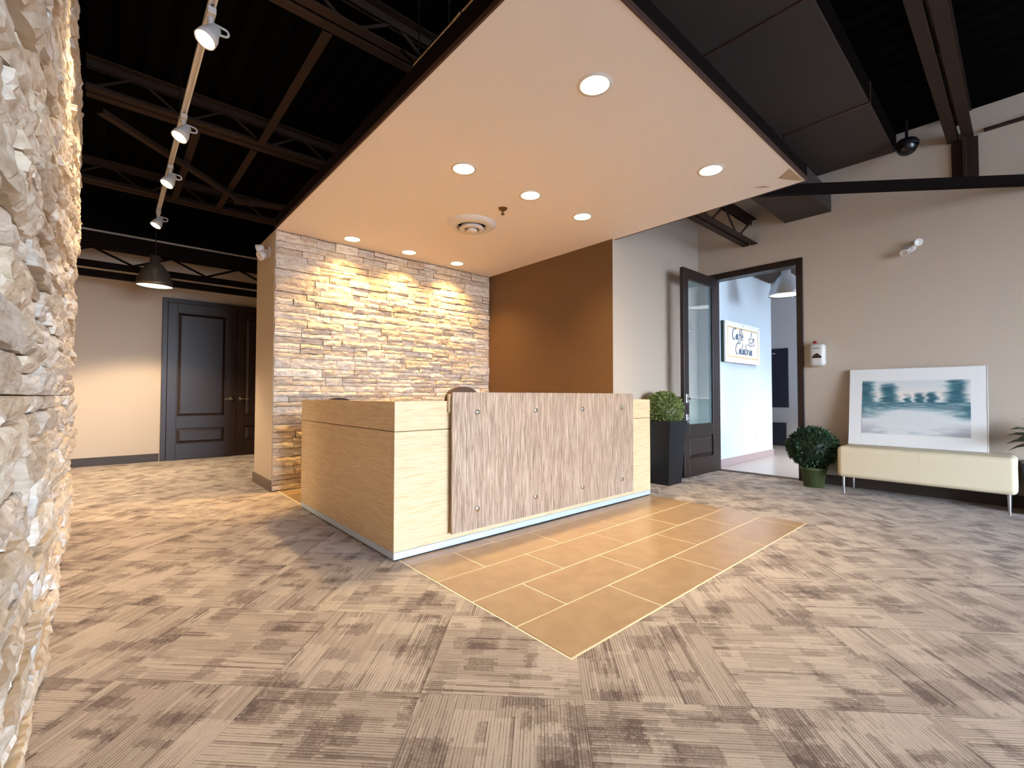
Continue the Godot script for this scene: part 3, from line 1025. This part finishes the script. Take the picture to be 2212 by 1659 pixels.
func cafe() -> void:
	struct("floor_002", bx(v(5.8, -0.12, -5.2), v(9.5, 0.0, 6.7)), M.cafe_floor, "pale shiny cafe floor beyond the doorway", "floor")
	struct("wall_cafe", bx(v(5.8, 0, -2.74), v(7.72, TOP, -2.62)), M.cafe_paint, "bright white cafe wall carrying the framed sign", "wall")
	struct("wall_east", bx(v(9.4, 0, -5.2), v(9.5, TOP, 6.7)), M.cafe_grey, "grey back wall of the cafe seen through the doorway", "wall")
	struct("wall_north", bx(v(5.8, 0, -5.3), v(9.5, TOP, -5.2)), M.cafe_grey, "grey wall at the hidden end of the cafe", "wall")
	var fw := mb()
	box(fw, v(5.8, 3.0, 6.5), v(9.5, TOP, 6.7)); box(fw, v(8.6, 0, 6.5), v(9.4, 3.0, 6.7)); box(fw, v(6.0, 0, 6.5), v(6.2, 3.0, 6.7))
	for x in [7.0, 7.8]: box(fw, v(x, 0, 6.55), v(x + 0.06, 3.0, 6.6))
	struct("window_2", fw, M.white_metal, "tall cafe window frame lighting the white sign wall", "window")
	struct("ceiling_001", bx(v(5.8, TOP, -5.3), v(9.5, TOP + 0.1, 6.7)), M.cafe_grey, "grey cafe ceiling beyond the doorway", "ceiling")
	struct("baseboard_cafe", bx(v(5.8, 0, -2.62), v(7.732, 0.1, -2.605), 0.003), M.baseboard_mauve, "mauve brown baseboard under the white sign wall", "baseboard")
	struct("baseboard_east", bx(v(9.385, 0, -5.2), v(9.4, 0.1, 6.5), 0.003), M.baseboard, "dark baseboard along the grey back wall of the cafe", "baseboard")
	# sign
	var s := thing("cafe_sign", "white framed cafe sign with blue script lettering and a coffee cup", "sign", v(5.94, 1.365, -2.62))
	var w := 1.15
	var h := 0.545
	part("board", bx(v(0, 0, 0.04), v(w, h, 0.06), 0.003), M.white_paper, s)
	part("back_box", bx(v(0.004, 0.004, 0.0), v(w - 0.004, h - 0.004, 0.04)), M.leaf_dark_paint, s)
	var g := mb()
	box(g, v(0.07, 0.07, 0.06), v(w - 0.07, 0.085, 0.063)); box(g, v(0.07, h - 0.085, 0.06), v(w - 0.07, h - 0.07, 0.063)); box(g, v(0.07, 0.085, 0.06), v(0.078, h - 0.085, 0.063)); box(g, v(w - 0.078, 0.085, 0.06), v(w - 0.07, h - 0.085, 0.063))
	part("gold_border", g, M.sign_gold, s)
	for x in [0.03, w / 2, w - 0.03]:
		for y in [0.03, h - 0.03]:
			part("screw", lathe(mb(), [Vector2(0.01, 0), Vector2(0.008, 0.004), Vector2(0, 0.004)], 12, v(x, y, 0.06), Vector3.BACK), M.brushed, s)
	var glyph := {
		"C": [arc(0.42, 0.5, 0.4, 0.52, 50, 300, 18)], "a": [arc(0.22, 0.24, 0.2, 0.24, 20, 380, 16), [[0.42, 0.46], [0.42, 0.08], [0.5, 0.0], [0.58, 0.06]]],
		"f": [[[0.38, 0.98], [0.3, 1.04], [0.22, 0.94], [0.18, 0.5], [0.14, -0.28], [0.1, -0.36]], [[0.02, 0.46], [0.36, 0.5]]],
		"è": [[[0.02, 0.22], [0.34, 0.3], [0.3, 0.46], [0.16, 0.48], [0.02, 0.28], [0.1, 0.02], [0.24, 0.0], [0.4, 0.1]], [[0.14, 0.72], [0.26, 0.6]]],
		"l": [[[0.1, 1.0], [0.08, 0.1], [0.16, 0.0], [0.26, 0.06]]], "b": [[[0.08, 1.0], [0.08, 0.04]], arc(0.26, 0.24, 0.19, 0.24, 150, -150, 14)],
		"r": [[[0.08, 0.48], [0.08, 0.0]], [[0.08, 0.3], [0.2, 0.46], [0.32, 0.46]]], "i": [[[0.08, 0.46], [0.08, 0.06], [0.16, 0.0], [0.24, 0.06]], [[0.1, 0.68], [0.11, 0.7]]]}
	var wid := {"C": 0.78, "a": 0.56, "f": 0.34, "è": 0.42, "l": 0.26, "b": 0.52, "r": 0.34, "i": 0.26}
	for line in [["Caffè", Vector2(0.2, 0.315)], ["Calabria", Vector2(0.3, 0.125)]]:
		var at: Vector2 = line[1]
		for ch in line[0]:
			var lt := mb()
			for pl in glyph[ch]:
				stroke(lt, pl, 0.0115 if ch != "C" else 0.0145, at, 0.145, 0.06, 0.064)
			part("letter", lt, M.sign_blue, s)
			at.x += wid[ch] * 0.145
	var cup := mb()
	stroke(cup, arc(0, 0, 0.5, 0.5, 180, 360, 16), 0.011, Vector2(0.83, 0.36), 0.14, 0.06, 0.064)
	stroke(cup, [[-0.5, 0.0], [0.5, 0.02]], 0.009, Vector2(0.83, 0.36), 0.14, 0.06, 0.064)
	stroke(cup, arc(0.55, -0.12, 0.2, 0.17, -80, 100, 10), 0.009, Vector2(0.83, 0.36), 0.14, 0.06, 0.064)
	stroke(cup, arc(0, -0.35, 0.75, 0.32, 200, 320, 12), 0.012, Vector2(0.83, 0.35), 0.14, 0.06, 0.064)
	stroke(cup, [[-0.15, 0.15], [0.0, 0.3], [-0.12, 0.45], [0.05, 0.66]], 0.01, Vector2(0.83, 0.36), 0.14, 0.06, 0.064)
	stroke(cup, [[0.8, -0.5], [0.82, -0.48]], 0.035, Vector2(0.83, 0.36), 0.14, 0.06, 0.064)
	stroke(cup, [[0.92, -0.68], [0.94, -0.66]], 0.03, Vector2(0.83, 0.36), 0.14, 0.06, 0.064)
	part("cup_logo", cup, M.sign_blue, s)
	var ol := thing("wall_outlet", "small white outlet plate low on the white sign wall", "outlet", v(7.08, 0.29, -2.62))
	part("plate", bx(v(-0.035, -0.057, 0), v(0.035, 0.057, 0.006), 0.002), M.white_plastic, ol)
	for y in [-0.02, 0.02]: part("socket", bx(v(-0.016, y - 0.014, 0.006), v(0.016, y + 0.014, 0.008), 0.001), M.white_metal, ol)
	# dark board and cabinet on the back wall
	var b := thing("dark_board", "dark blue rectangular board on the grey back wall of the cafe", "board", v(9.4, 0.71, -2.9))
	part("panel", bx(v(-0.03, 0, -1.3), v(-0.001, 1.1, 0), 0.004), M.navy_board, b)
	part("handle", bx(v(-0.05, 1.0, -0.42), v(-0.03, 1.02, -0.22), 0.003), M.brushed, b)
	var lc := thing("low_cabinet", "low dark cabinet on the cafe floor below the dark board", "cabinet", v(9.4, 0, -2.945))
	part("body", bx(v(-0.05, 0.0, -1.2), v(-0.016, 0.41, 0), 0.004), M.navy_board, lc)
	part("top", bx(v(-0.06, 0.41, -1.21), v(-0.016, 0.425, 0.005), 0.003), M.navy_board, lc)
	var ct := thing("counter", "pale teal serving counter reflected in the open door's glass", "counter", v(8.7, 0, -0.4))
	part("body", bx(v(-0.3, 0, -0.9), v(0.6, 0.86, 0.9), 0.005), M.teal_board, ct)
	part("top", bx(v(-0.36, 0.86, -0.96), v(0.62, 0.9, 0.96), 0.006), M.white_paper, ct)
	tag(part("cafe_duct", bx(v(6.6, 2.66, -2.6), v(7.6, 2.9, -2.2), 0.006), M.duct_paint, self), "grey duct at the cafe ceiling above the sign wall", "duct")
	var p1 := bell("cafe_pendant", "brushed metal bell pendant seen at the top right of the doorway", v(6.43, 2.2, -2.0), 0.2, 0.36, M.brushed, M.lamp_cool, "cafe bell pendants", TOP - 2.2)
	spot(v(6.43, 2.18, -2.0), Vector3.DOWN, Color(1, 0.96, 0.9), 0.9, 65, 0.6, 0.15, "cafe_pendant_beam")
	for q in [[v(7.9, 2.1, -0.9), "white lit bell pendant over the counter, mirrored low in the door glass"], [v(7.3, 2.35, -1.0), "white lit bell pendant mirrored high in the door glass"]]:
		copy(p1, q[0], q[1], "cafe bell pendants").get_node("cord").scale.y = (TOP + 0.004 - q[0].y) / (TOP - 2.2)
		spot(q[0] - v(0, 0.02, 0), Vector3.DOWN, Color(1, 0.96, 0.9), 4.0, 65, 0.6, 0.15, "cafe_pendant_beam")

# ---------------------------------------------------------------- reception desk
func desk() -> void:
	var d := thing("reception_desk", "pale wood reception desk with a weathered wood front panel on steel studs", "desk", v(1.187, 0, -2.328))
	var w := 2.59
	var dp := -1.632
	for y in [[0.05, 0.7155, "lower"], [0.7205, 0.887, "upper"]]:
		part("front_board", bx(v(0, y[0], -0.03), v(w, y[1], 0), 0.0015), M.laminate_light, d)
		part("side_board", bx(v(0, y[0], dp), v(0.03, y[1], -0.031), 0.0015), M.laminate_light, d)
		part("side_board", bx(v(w - 0.03, y[0], dp), v(w, y[1], -0.031), 0.0015), M.laminate_light, d)
	var cp := mb()      # dark lines in the joint between lower and upper boards
	box(cp, v(0.002, 0.7155, -0.024), v(w - 0.002, 0.7205, -0.006)); box(cp, v(0.006, 0.7155, dp), v(0.026, 0.7205, -0.03)); box(cp, v(w - 0.028, 0.7155, dp), v(w - 0.006, 0.7205, -0.03))
	part("joint_strip", cp, M.laminate_edge, d)
	var tk := mb()
	box(tk, v(0.001, 0.01, -0.03), v(w - 0.001, 0.048, -0.001), 0.001); box(tk, v(0.001, 0.01, dp), v(0.03, 0.048, -0.03), 0.001); box(tk, v(w - 0.03, 0.01, dp), v(w - 0.001, 0.048, -0.03), 0.001)
	part("toe_kick", tk, M.satin_aluminium, d).set_meta("label", "brushed aluminium toe kick")
	var ft := mb()
	box(ft, v(0.01, 0.0012, -0.028), v(w - 0.01, 0.01, -0.008)); box(ft, v(0.01, 0.0012, dp), v(0.028, 0.01, -0.03)); box(ft, v(w - 0.028, 0.0012, dp), v(w - 0.01, 0.01, -0.03))
	part("foot_strip", ft, M.black_plastic, d)
	var wt := mb()
	box(wt, v(0.03, 0.7, -0.75), v(w - 0.03, 0.73, -0.03), 0.002); box(wt, v(0.03, 0.7, dp), v(0.65, 0.73, -0.75), 0.002)
	part("worktop", wt, M.laminate_light, d)
	part("panel_batten", bx(v(0.345, 0.82, 0.0), v(2.24, 0.93, 0.02), 0.002), M.laminate_light, d)
	# weathered panel with its own grain
	var fp := SurfaceTool.new()
	fp.begin(Mesh.PRIMITIVE_TRIANGLES)
	fp.set_smooth_group(FLAT)
	var lo := v(0.354, 0.092, 0.032)
	var hi := v(2.246, 0.941, 0.046)
	var c := (lo + hi) / 2
	for ax in 3:
		for s in [0, 1]:
			var q := []
			for k in [[0, 0], [1, 0], [1, 1], [0, 1]]:
				var p := Vector3.ZERO
				p[ax] = hi[ax] if s == 1 else lo[ax]
				p[(ax + 1) % 3] = hi[(ax + 1) % 3] if k[0] == 1 else lo[(ax + 1) % 3]
				p[(ax + 2) % 3] = hi[(ax + 2) % 3] if k[1] == 1 else lo[(ax + 2) % 3]
				q.append(p)
			var n := (q[1] - q[0] as Vector3).cross(q[2] - q[0])
			var o := [0, 2, 1, 0, 3, 2] if n.dot((q[0] + q[2]) / 2 - c) > 0 else [0, 1, 2, 0, 2, 3]
			for i in o:
				var p: Vector3 = q[i]
				fp.set_uv(Vector2((p.x - lo.x + (p.z - lo.z)) / 1.9, (p.y - lo.y + (p.z - lo.z)) / 0.86))
				fp.add_vertex(p)
	part("front_panel", fp, M.weathered_wood, d).set_meta("label", "weathered grey brown wood panel")
	for x in [0.54, 1.05, 1.557, 2.073]:
		for y in [0.216, 0.818]:
			part("standoff_stud", lathe(mb(), [Vector2(0.008, -0.03), Vector2(0.008, 0.0), Vector2(0.0165, 0.0), Vector2(0.0165, 0.009), Vector2(0.014, 0.011), Vector2(0, 0.011)], 24, v(x, y, 0.046), Vector3.BACK), M.chrome, d)

# ---------------------------------------------------------------- bench, picture, chairs
func chair(label: String, at: Vector3, top: float, turn: float) -> void:
	var c := thing("office_chair", label, "chair", at, turn, "office chairs behind the desk")
	part("seat", rbox(mb(), v(0, 0.46, 0), v(0.46, 0.08, 0.44), 0.035, 3), M.chair_fabric, c)
	var bk := mb()
	var pl := PackedVector2Array()
	for i in 17:
		var a := PI * i / 16.0
		pl.append(Vector2(0.17 * cos(a), top - 0.12 + 0.12 * sin(a)))
	pl.append(Vector2(-0.2, 0.6)); pl.append(Vector2(0.2, 0.6))
	plate(bk, pl, -0.03, 0.03, Transform3D(Basis.IDENTITY, v(0, 0, -0.22)))
	part("backrest", bk, M.chair_fabric, c)
	part("back_bar", bx(v(-0.025, 0.44, -0.235), v(0.025, 0.62, -0.2), 0.004), M.black_plastic, c)
	part("stem", tube(mb(), v(0, 0.09, 0), v(0, 0.43, 0), 0.025), M.black_plastic, c)
	for i in 5:
		var a := TAU * i / 5
		part("leg", tube(mb(), v(0, 0.1, 0), v(cos(a) * 0.28, 0.065, sin(a) * 0.28), 0.02, 8, 0.014), M.black_plastic, c)
		part("caster", lathe(mb(), [Vector2(0, 0), Vector2(0.028, 0.0), Vector2(0.028, 0.03), Vector2(0, 0.03)], 14, v(cos(a) * 0.28 - 0.015, 0.0302, sin(a) * 0.28), Vector3.RIGHT, false), M.black_plastic, c)

func furniture() -> void:
	chair("brown office chair whose rounded back shows above the weathered desk panel", v(2.36, 0.002, -3.12), 1.0, 0.0)
	chair("dark office chair barely showing above the desk's left return", v(1.7, 0.002, -4.3), 0.897, 0.0)
	var b := thing("bench", "long cream upholstered bench on slim steel legs under the picture", "bench", v(5.41, 0, -0.63))
	part("cushion", rbox(mb(), v(0, 0.3, 0), v(0.42, 0.29, 1.156), 0.042, 5), M.bench_cloth, b)
	part("seam", rbox(mb(), v(0, 0.3, 0.02), v(0.4215, 0.2915, 0.09), 0.043, 4), M.bench_cloth, b)
	for x in [-0.185, 0.185]:
		for z in [-0.53, 0.53]:
			part("leg", tube(mb(), v(x, 0.0, z), v(x, 0.16, z), 0.008, 12, 0.013), M.brushed, b)
	# the leaning picture
	var p := thing("framed_picture", "white framed teal lake painting leaning on the wall above the bench", "picture", v(5.5, 0.446, -0.695))
	p.rotation = Vector3(0, -PI / 2, 0)
	p.transform.basis = Basis(Vector3.UP, -PI / 2) * Basis(Vector3.RIGHT, -0.16)
	# local x runs to +z of the room, local z looks to -x
	part("mat_board", bx(v(-0.475, 0.006, -0.004), v(0.475, 0.744, 0.004)), M.white_paper, p)
	var fr := mb()
	for k in [[v(-0.482, 0, -0.006), v(0.482, 0.006, 0.0065)], [v(-0.482, 0.744, -0.006), v(0.482, 0.75, 0.0065)], [v(-0.482, 0.006, -0.006), v(-0.476, 0.744, 0.0065)], [v(0.476, 0.006, -0.006), v(0.482, 0.744, 0.0065)]]: box(fr, k[0], k[1], 0.002)
	part("frame", fr, M.white_metal, p)
	var pr := SurfaceTool.new()
	pr.begin(Mesh.PRIMITIVE_TRIANGLES)
	pr.set_smooth_group(FLAT)
	for k in [[0, 0], [0, 1], [1, 1], [0, 0], [1, 1], [1, 0]]:
		pr.set_uv(Vector2(k[0], 1 - k[1]))
		pr.add_vertex(v(-0.378 + 0.756 * k[0], 0.115 + 0.515 * k[1], 0.0052))
	part("print", pr, M.art_print, p).set_meta("label", "blurred teal and white lake scene")
	# hand sanitiser dispenser
	var s := thing("soap_dispenser", "white hand sanitiser dispenser with a black nozzle window beside the doorway", "dispenser", v(5.65, 1.235, -1.45), -PI / 2)
	part("body", rbox(mb(), v(0, 0.12, 0.05), v(0.135, 0.24, 0.1), 0.035, 4), M.white_plastic, s)
	var wd := mb()
	plate(wd, PackedVector2Array([Vector2(-0.04, 0.085), Vector2(0.042, 0.085), Vector2(0.045, 0.1), Vector2(0.012, 0.132), Vector2(-0.002, 0.136), Vector2(-0.035, 0.112)]), 0.094, 0.1012, Transform3D.IDENTITY)
	part("nozzle_window", wd, M.black_gloss, s)
	var tm := TextMesh.new()
	var fnt := SystemFont.new()
	fnt.font_names = PackedStringArray(["Droid Sans"])
	fnt.font_weight = 700
	tm.font = fnt
	tm.text = "PURELL"
	tm.font_size = 32
	tm.pixel_size = 0.0006
	tm.depth = 0.0015
	var tx := part("lettering", tm, M.sign_blue, s)
	tx.position = v(0.0, 0.188, 0.1008)
	tag(part("red_knob", lathe(mb(), [Vector2(0, -0.018), Vector2(0.012, -0.014), Vector2(0.019, 0), Vector2(0.014, 0.012), Vector2(0, 0.017)], 20, v(5.61, 1.492, -1.478)), M.red_plastic, self), "small red knob sitting on top of the white dispenser", "knob")

# ---------------------------------------------------------------- lamps and fittings
func emergency(label: String, at: Vector3, turn: float, mirror: float, sc: float) -> void:
	# back to the wall at z = 0, heads towards +z
	var e := thing("emergency_light", label, "light", at, turn, "twin-head emergency lights")
	e.scale = Vector3.ONE * sc
	part("backplate", lathe(mb(), [Vector2(0.062, 0), Vector2(0.062, 0.012), Vector2(0.05, 0.018), Vector2(0, 0.018)], 28, Vector3.ZERO, Vector3.BACK), M.white_plastic, e)
	for k in [[v(-0.075, 0.045, 0.06), v(-0.5, -0.25, 0.8)], [v(0.045, -0.06, 0.07), v(0.2, -0.5, 0.85)]]:
		var p: Vector3 = k[0]
		p.x *= mirror
		var d: Vector3 = (k[1] * v(mirror, 1, 1)).normalized()
		part("arm", tube(mb(), v(p.x * 0.25, p.y * 0.25, 0.012), p, 0.012, 10), M.white_plastic, e)
		var hd := part("lamp_head", lathe(mb(), [Vector2(0.0, -0.03), Vector2(0.03, -0.026), Vector2(0.046, 0.02), Vector2(0.05, 0.05), Vector2(0.042, 0.05), Vector2(0.0, 0.02)], 28, p, d), M.white_plastic, e)
		var lens := lathe(mb(), [Vector2(0.041, 0.046), Vector2(0.02, 0.03), Vector2(0, 0.026)], 24, p, d)
		part("reflector", lens, M.chrome, hd)

func fittings() -> void:
	# track and its four heads
	var yt := 3.02
	var t := thing("light_track", "long white lighting track hung in the dark ceiling at left", "track", v(0.372, yt, -3.9))
	var tr := mb()
	box(tr, v(-0.018, 0, -2.6), v(0.018, 0.02, 3.4), 0.002)
	box(tr, v(-0.018, -0.012, -2.6), v(-0.008, 0, 3.4)); box(tr, v(0.008, -0.012, -2.6), v(0.018, 0, 3.4))
	part("rail", tr, M.white_metal, t)
	part("end_cap", bx(v(-0.02, -0.014, -2.63), v(0.02, 0.022, -2.6), 0.003), M.white_metal, t)
	for z in [-2.3, -0.45, 1.45, 3.0]: part("hanger_rod", tube(mb(), v(0, 0.02, z), v(0, TOP - yt, z), 0.005, 8), M.nickel, t)
	var proto: Node3D = null
	var names := ["largest white track spotlight, at the top of the picture", "second white track spotlight along the rail from the viewer", "third white track spotlight along the rail from the viewer", "farthest white track spotlight, at the end of the rail"]
	var zs := [-2.9, -4.13, -5.13, -6.47]
	var aim := v(-0.42, -0.86, 0.2).normalized()
	for i in 4:
		var at := v(0.372, yt - 0.012, zs[i])
		if proto == null:
			proto = thing("track_spotlight", names[0], "light", at, 0.0, "white track spotlights")
			part("adapter", bx(v(-0.02, -0.035, -0.05), v(0.02, 0.0, 0.05), 0.004), M.white_metal, proto)
			part("neck", tube(mb(), v(0, -0.11, 0), v(0, -0.03, 0), 0.014), M.white_metal, proto)
			var lp := []
			for k in 11:
				var a := PI * (0.5 - k / 10.0)
				lp.append(v(0.03 + 0.035 + 0.02 * cos(a), -0.085 + 0.02 * sin(a), 0))
			lp.push_front(v(0.01, -0.06, 0))
			lp.push_back(v(0.01, -0.112, 0))
			part("cable_loop", path_tube(mb(), lp, 0.006), M.white_metal, proto)
			part("housing", lathe(mb(), [Vector2(0, -0.06), Vector2(0.03, -0.055), Vector2(0.036, -0.02), Vector2(0.05, 0.02), Vector2(0.053, 0.06), Vector2(0.048, 0.06)], 32, v(0, -0.125, 0), aim), M.white_metal, proto)
			part("lens", lathe(mb(), [Vector2(0.049, 0.055), Vector2(0.0, 0.058)], 32, v(0, -0.125, 0), aim), M.lamp_track, proto)
		else:
			copy(proto, at, names[i], "white track spotlights")
		spot(at + v(0, -0.125, 0) + aim * 0.068, aim, Color(1.0, 0.88, 0.7), 2.6, 42, 0.8, 0.045, "track_beam")
	# bell pendant in the corridor
	bell("pendant_lamp", "dark metal bell pendant lamp lighting the beige end wall", v(0.375, 2.215, -6.87), 0.185, 0.37, M.shade_metal, M.lamp_pendant, "", TOP - 2.215)
	bell("pendant_lamp", "dark metal bell pendant lamp farther left along the corridor behind the stone pier", v(-1.5, 2.215, -5.7), 0.185, 0.37, M.shade_metal, M.lamp_pendant, "", TOP - 2.215)
	spot(v(-1.5, 2.2, -5.7), Vector3.DOWN, Color(1.0, 0.9, 0.74), 8.0, 76, 0.35, 0.15, "pendant_beam")
	spot(v(0.375, 2.2, -6.87), Vector3.DOWN, Color(1.0, 0.9, 0.74), 6.0, 60, 0.3, 0.15, "pendant_beam")
	emergency("white twin-head emergency light high on the column side by the stone wall", v(1.17, 2.36, -5.0), -PI / 2, 1.0, 0.9)
	emergency("white twin-head emergency light alone on the beige wall above the picture", v(5.65, 2.325, -0.7), -PI / 2, -1.0, 0.68)
	var dc := thing("dome_camera", "black glass dome camera hung under the ceiling near the right wall", "camera", v(5.42, 3.2, -0.68))
	part("base", lathe(mb(), [Vector2(0.085, 0.0), Vector2(0.09, 0.03), Vector2(0.07, 0.06), Vector2(0, 0.06)], 32), M.black_plastic, dc)
	part("dome", lathe(mb(), [Vector2(0, -0.075), Vector2(0.03, -0.071), Vector2(0.056, -0.055), Vector2(0.073, -0.03), Vector2(0.08, 0.0)], 32), M.black_gloss, dc)
	part("stem", tube(mb(), v(0, 0.06, 0), v(0, TOP - 3.2, 0), 0.012), M.black_plastic, dc)

# ---------------------------------------------------------------- plants
func leaf(st: SurfaceTool, at: Vector3, out: Vector3, l: float, w: float, c: Color, r: RandomNumberGenerator) -> void:
	var side := out.cross(Vector3(r.randf_range(-1, 1), r.randf_range(-1, 1), r.randf_range(-1, 1))).normalized()
	var up := side.cross(out).normalized()
	var mid := at + out * l * 0.5
	st.set_color(c)
	for k in [[at, mid + side * w / 2 + up * w * 0.2, at + out * l], [at, at + out * l, mid - side * w / 2 + up * w * 0.2]]:
		for p in k: st.add_vertex(p)

func ball(called: String, parent: Node3D, c: Vector3, rad: Vector3, n: int, sd: int, m: Material, l: float) -> void:
	var st := mb()
	var r := RandomNumberGenerator.new()
	r.seed = sd
	var core := PackedVector2Array()
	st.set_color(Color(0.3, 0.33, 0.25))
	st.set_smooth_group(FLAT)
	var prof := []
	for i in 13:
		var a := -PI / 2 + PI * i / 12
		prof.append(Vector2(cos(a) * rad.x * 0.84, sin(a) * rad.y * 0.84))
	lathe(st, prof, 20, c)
	for i in n:
		var y := 1.0 - 2.0 * (i + 0.5) / n
		var a := i * 2.39996
		var d := Vector3(sqrt(1 - y * y) * cos(a), y, sqrt(1 - y * y) * sin(a))
		var bump := 0.93 + 0.07 * nz.get_noise_3d(d.x * 30 + sd, d.y * 30, d.z * 30) * 2.0
		var o := (d + Vector3(r.randf_range(-0.7, 0.7), r.randf_range(-0.5, 0.8), r.randf_range(-0.7, 0.7))).normalized()
		var k := r.randf_range(0.3, 1.5)
		leaf(st, c + d * rad * (bump - r.randf_range(0.02, 0.14)), o, l * r.randf_range(0.7, 1.3), l * 0.62, Color(k, k, k * r.randf_range(0.8, 1.0)), r)
	var f := part(called, st, m, parent)
	f.set_meta("kind", "stuff")

func plants() -> void:
	var p := thing("boxwood_planter", "clipped round boxwood in a tall tapered black planter by the desk", "plant", v(4.42, 0, -2.565))
	var pt := mb()
	tapered(pt, Vector3.ZERO, 0.13, 0.168, 0.0, 0.58, true, false)
	part("planter", pt, M.black_plastic, p)
	var rim := mb()
	tapered(rim, Vector3.ZERO, 0.174, 0.178, 0.575, 0.66, true, false)
	tapered(rim, Vector3.ZERO, 0.15, 0.15, 0.6, 0.66, true, false)
	for k in 4:
		var a := PI / 2 * k
		var bs := Basis(Vector3.UP, a)
		quad(rim, bs * v(-0.178, 0.66, -0.178), bs * v(0.178, 0.66, -0.178), bs * v(0.15, 0.66, -0.15), bs * v(-0.15, 0.66, -0.15), v(0, 0.5, 0))
	part("rim", rim, M.black_plastic, p)
	part("soil", bx(v(-0.148, 0.6, -0.148), v(0.148, 0.63, 0.148)), M.soil, p)
	part("stem", tube(mb(), v(0, 0.62, 0), v(0, 0.76, 0), 0.016), M.stem, p)
	ball("foliage", p, v(0.01, 0.765, 0.0), Vector3(0.215, 0.205, 0.2), 2400, 6, M.leaf_light, 0.032)
	var q := thing("boxwood_pot", "dark green clipped bush in a green plastic pot beside the bench", "plant", v(5.39, 0, -1.45))
	part("pot", lathe(mb(), [Vector2(0, 0), Vector2(0.088, 0), Vector2(0.112, 0.17), Vector2(0.118, 0.17), Vector2(0.12, 0.2), Vector2(0.108, 0.2), Vector2(0.1, 0.17), Vector2(0, 0.17)], 32), M.pot_green, q)
	part("stem", tube(mb(), v(0, 0.16, 0), v(0, 0.3, 0), 0.014), M.stem, q)
	ball("foliage", q, v(0, 0.395, -0.01), Vector3(0.235, 0.215, 0.235), 2800, 8, M.leaf_dark, 0.03)
	# palm at the right edge
	var h := thing("palm_planter", "spiky palm in a square dark planter at the bench's right end", "plant", v(5.455, 0, 0.135))
	part("planter", tapered(mb(), Vector3.ZERO, 0.13, 0.17, 0.0, 0.4, true, true), M.black_plastic, h)
	part("stem", tube(mb(), v(0, 0.4, 0), v(0, 0.56, 0), 0.03, 10, 0.02), M.stem, h)
	var r := RandomNumberGenerator.new()
	r.seed = 12
	for i in 22:
		var a := TAU * i / 22 + r.randf_range(-0.15, 0.15)
		if a > PI * 0.86 and a < PI * 1.14: continue
		var el := r.randf_range(0.25, 1.25)
		var st := mb()
		var l := r.randf_range(0.26, 0.4)
		if i >= 15 and i <= 18:
			el = [0.75, 0.35, 0.1, 0.55][i - 15]
			l = [0.36, 0.27, 0.24, 0.32][i - 15]
		st.set_color(Color(1, 1, 1) * r.randf_range(0.6, 1.2))
		var prev := v(0, 0.54, 0)
		var dir := v(cos(a) * cos(el), sin(el), sin(a) * cos(el))
		var side := (dir.cross(Vector3.UP).normalized() + v(0.3, 0.75, 0.0)).normalized()
		for k in 5:
			var f0 := k / 5.0
			var f1 := (k + 1) / 5.0
			var nx := prev + (dir + v(0, -0.22 * k * f1, 0)) * l / 5.0
			nx.x = minf(nx.x, 0.185)
			var w0 := 0.026 * sin(PI * (0.12 + 0.88 * f0)) + 0.002
			var w1 := 0.026 * sin(PI * (0.12 + 0.88 * f1)) + 0.0008
			for t in [[prev - side * w0, prev + side * w0, nx + side * w1], [prev - side * w0, nx + side * w1, nx - side * w1]]:
				for pp in t: st.add_vertex(pp)
			prev = nx
		part("frond", st, M.leaf_palm, h)
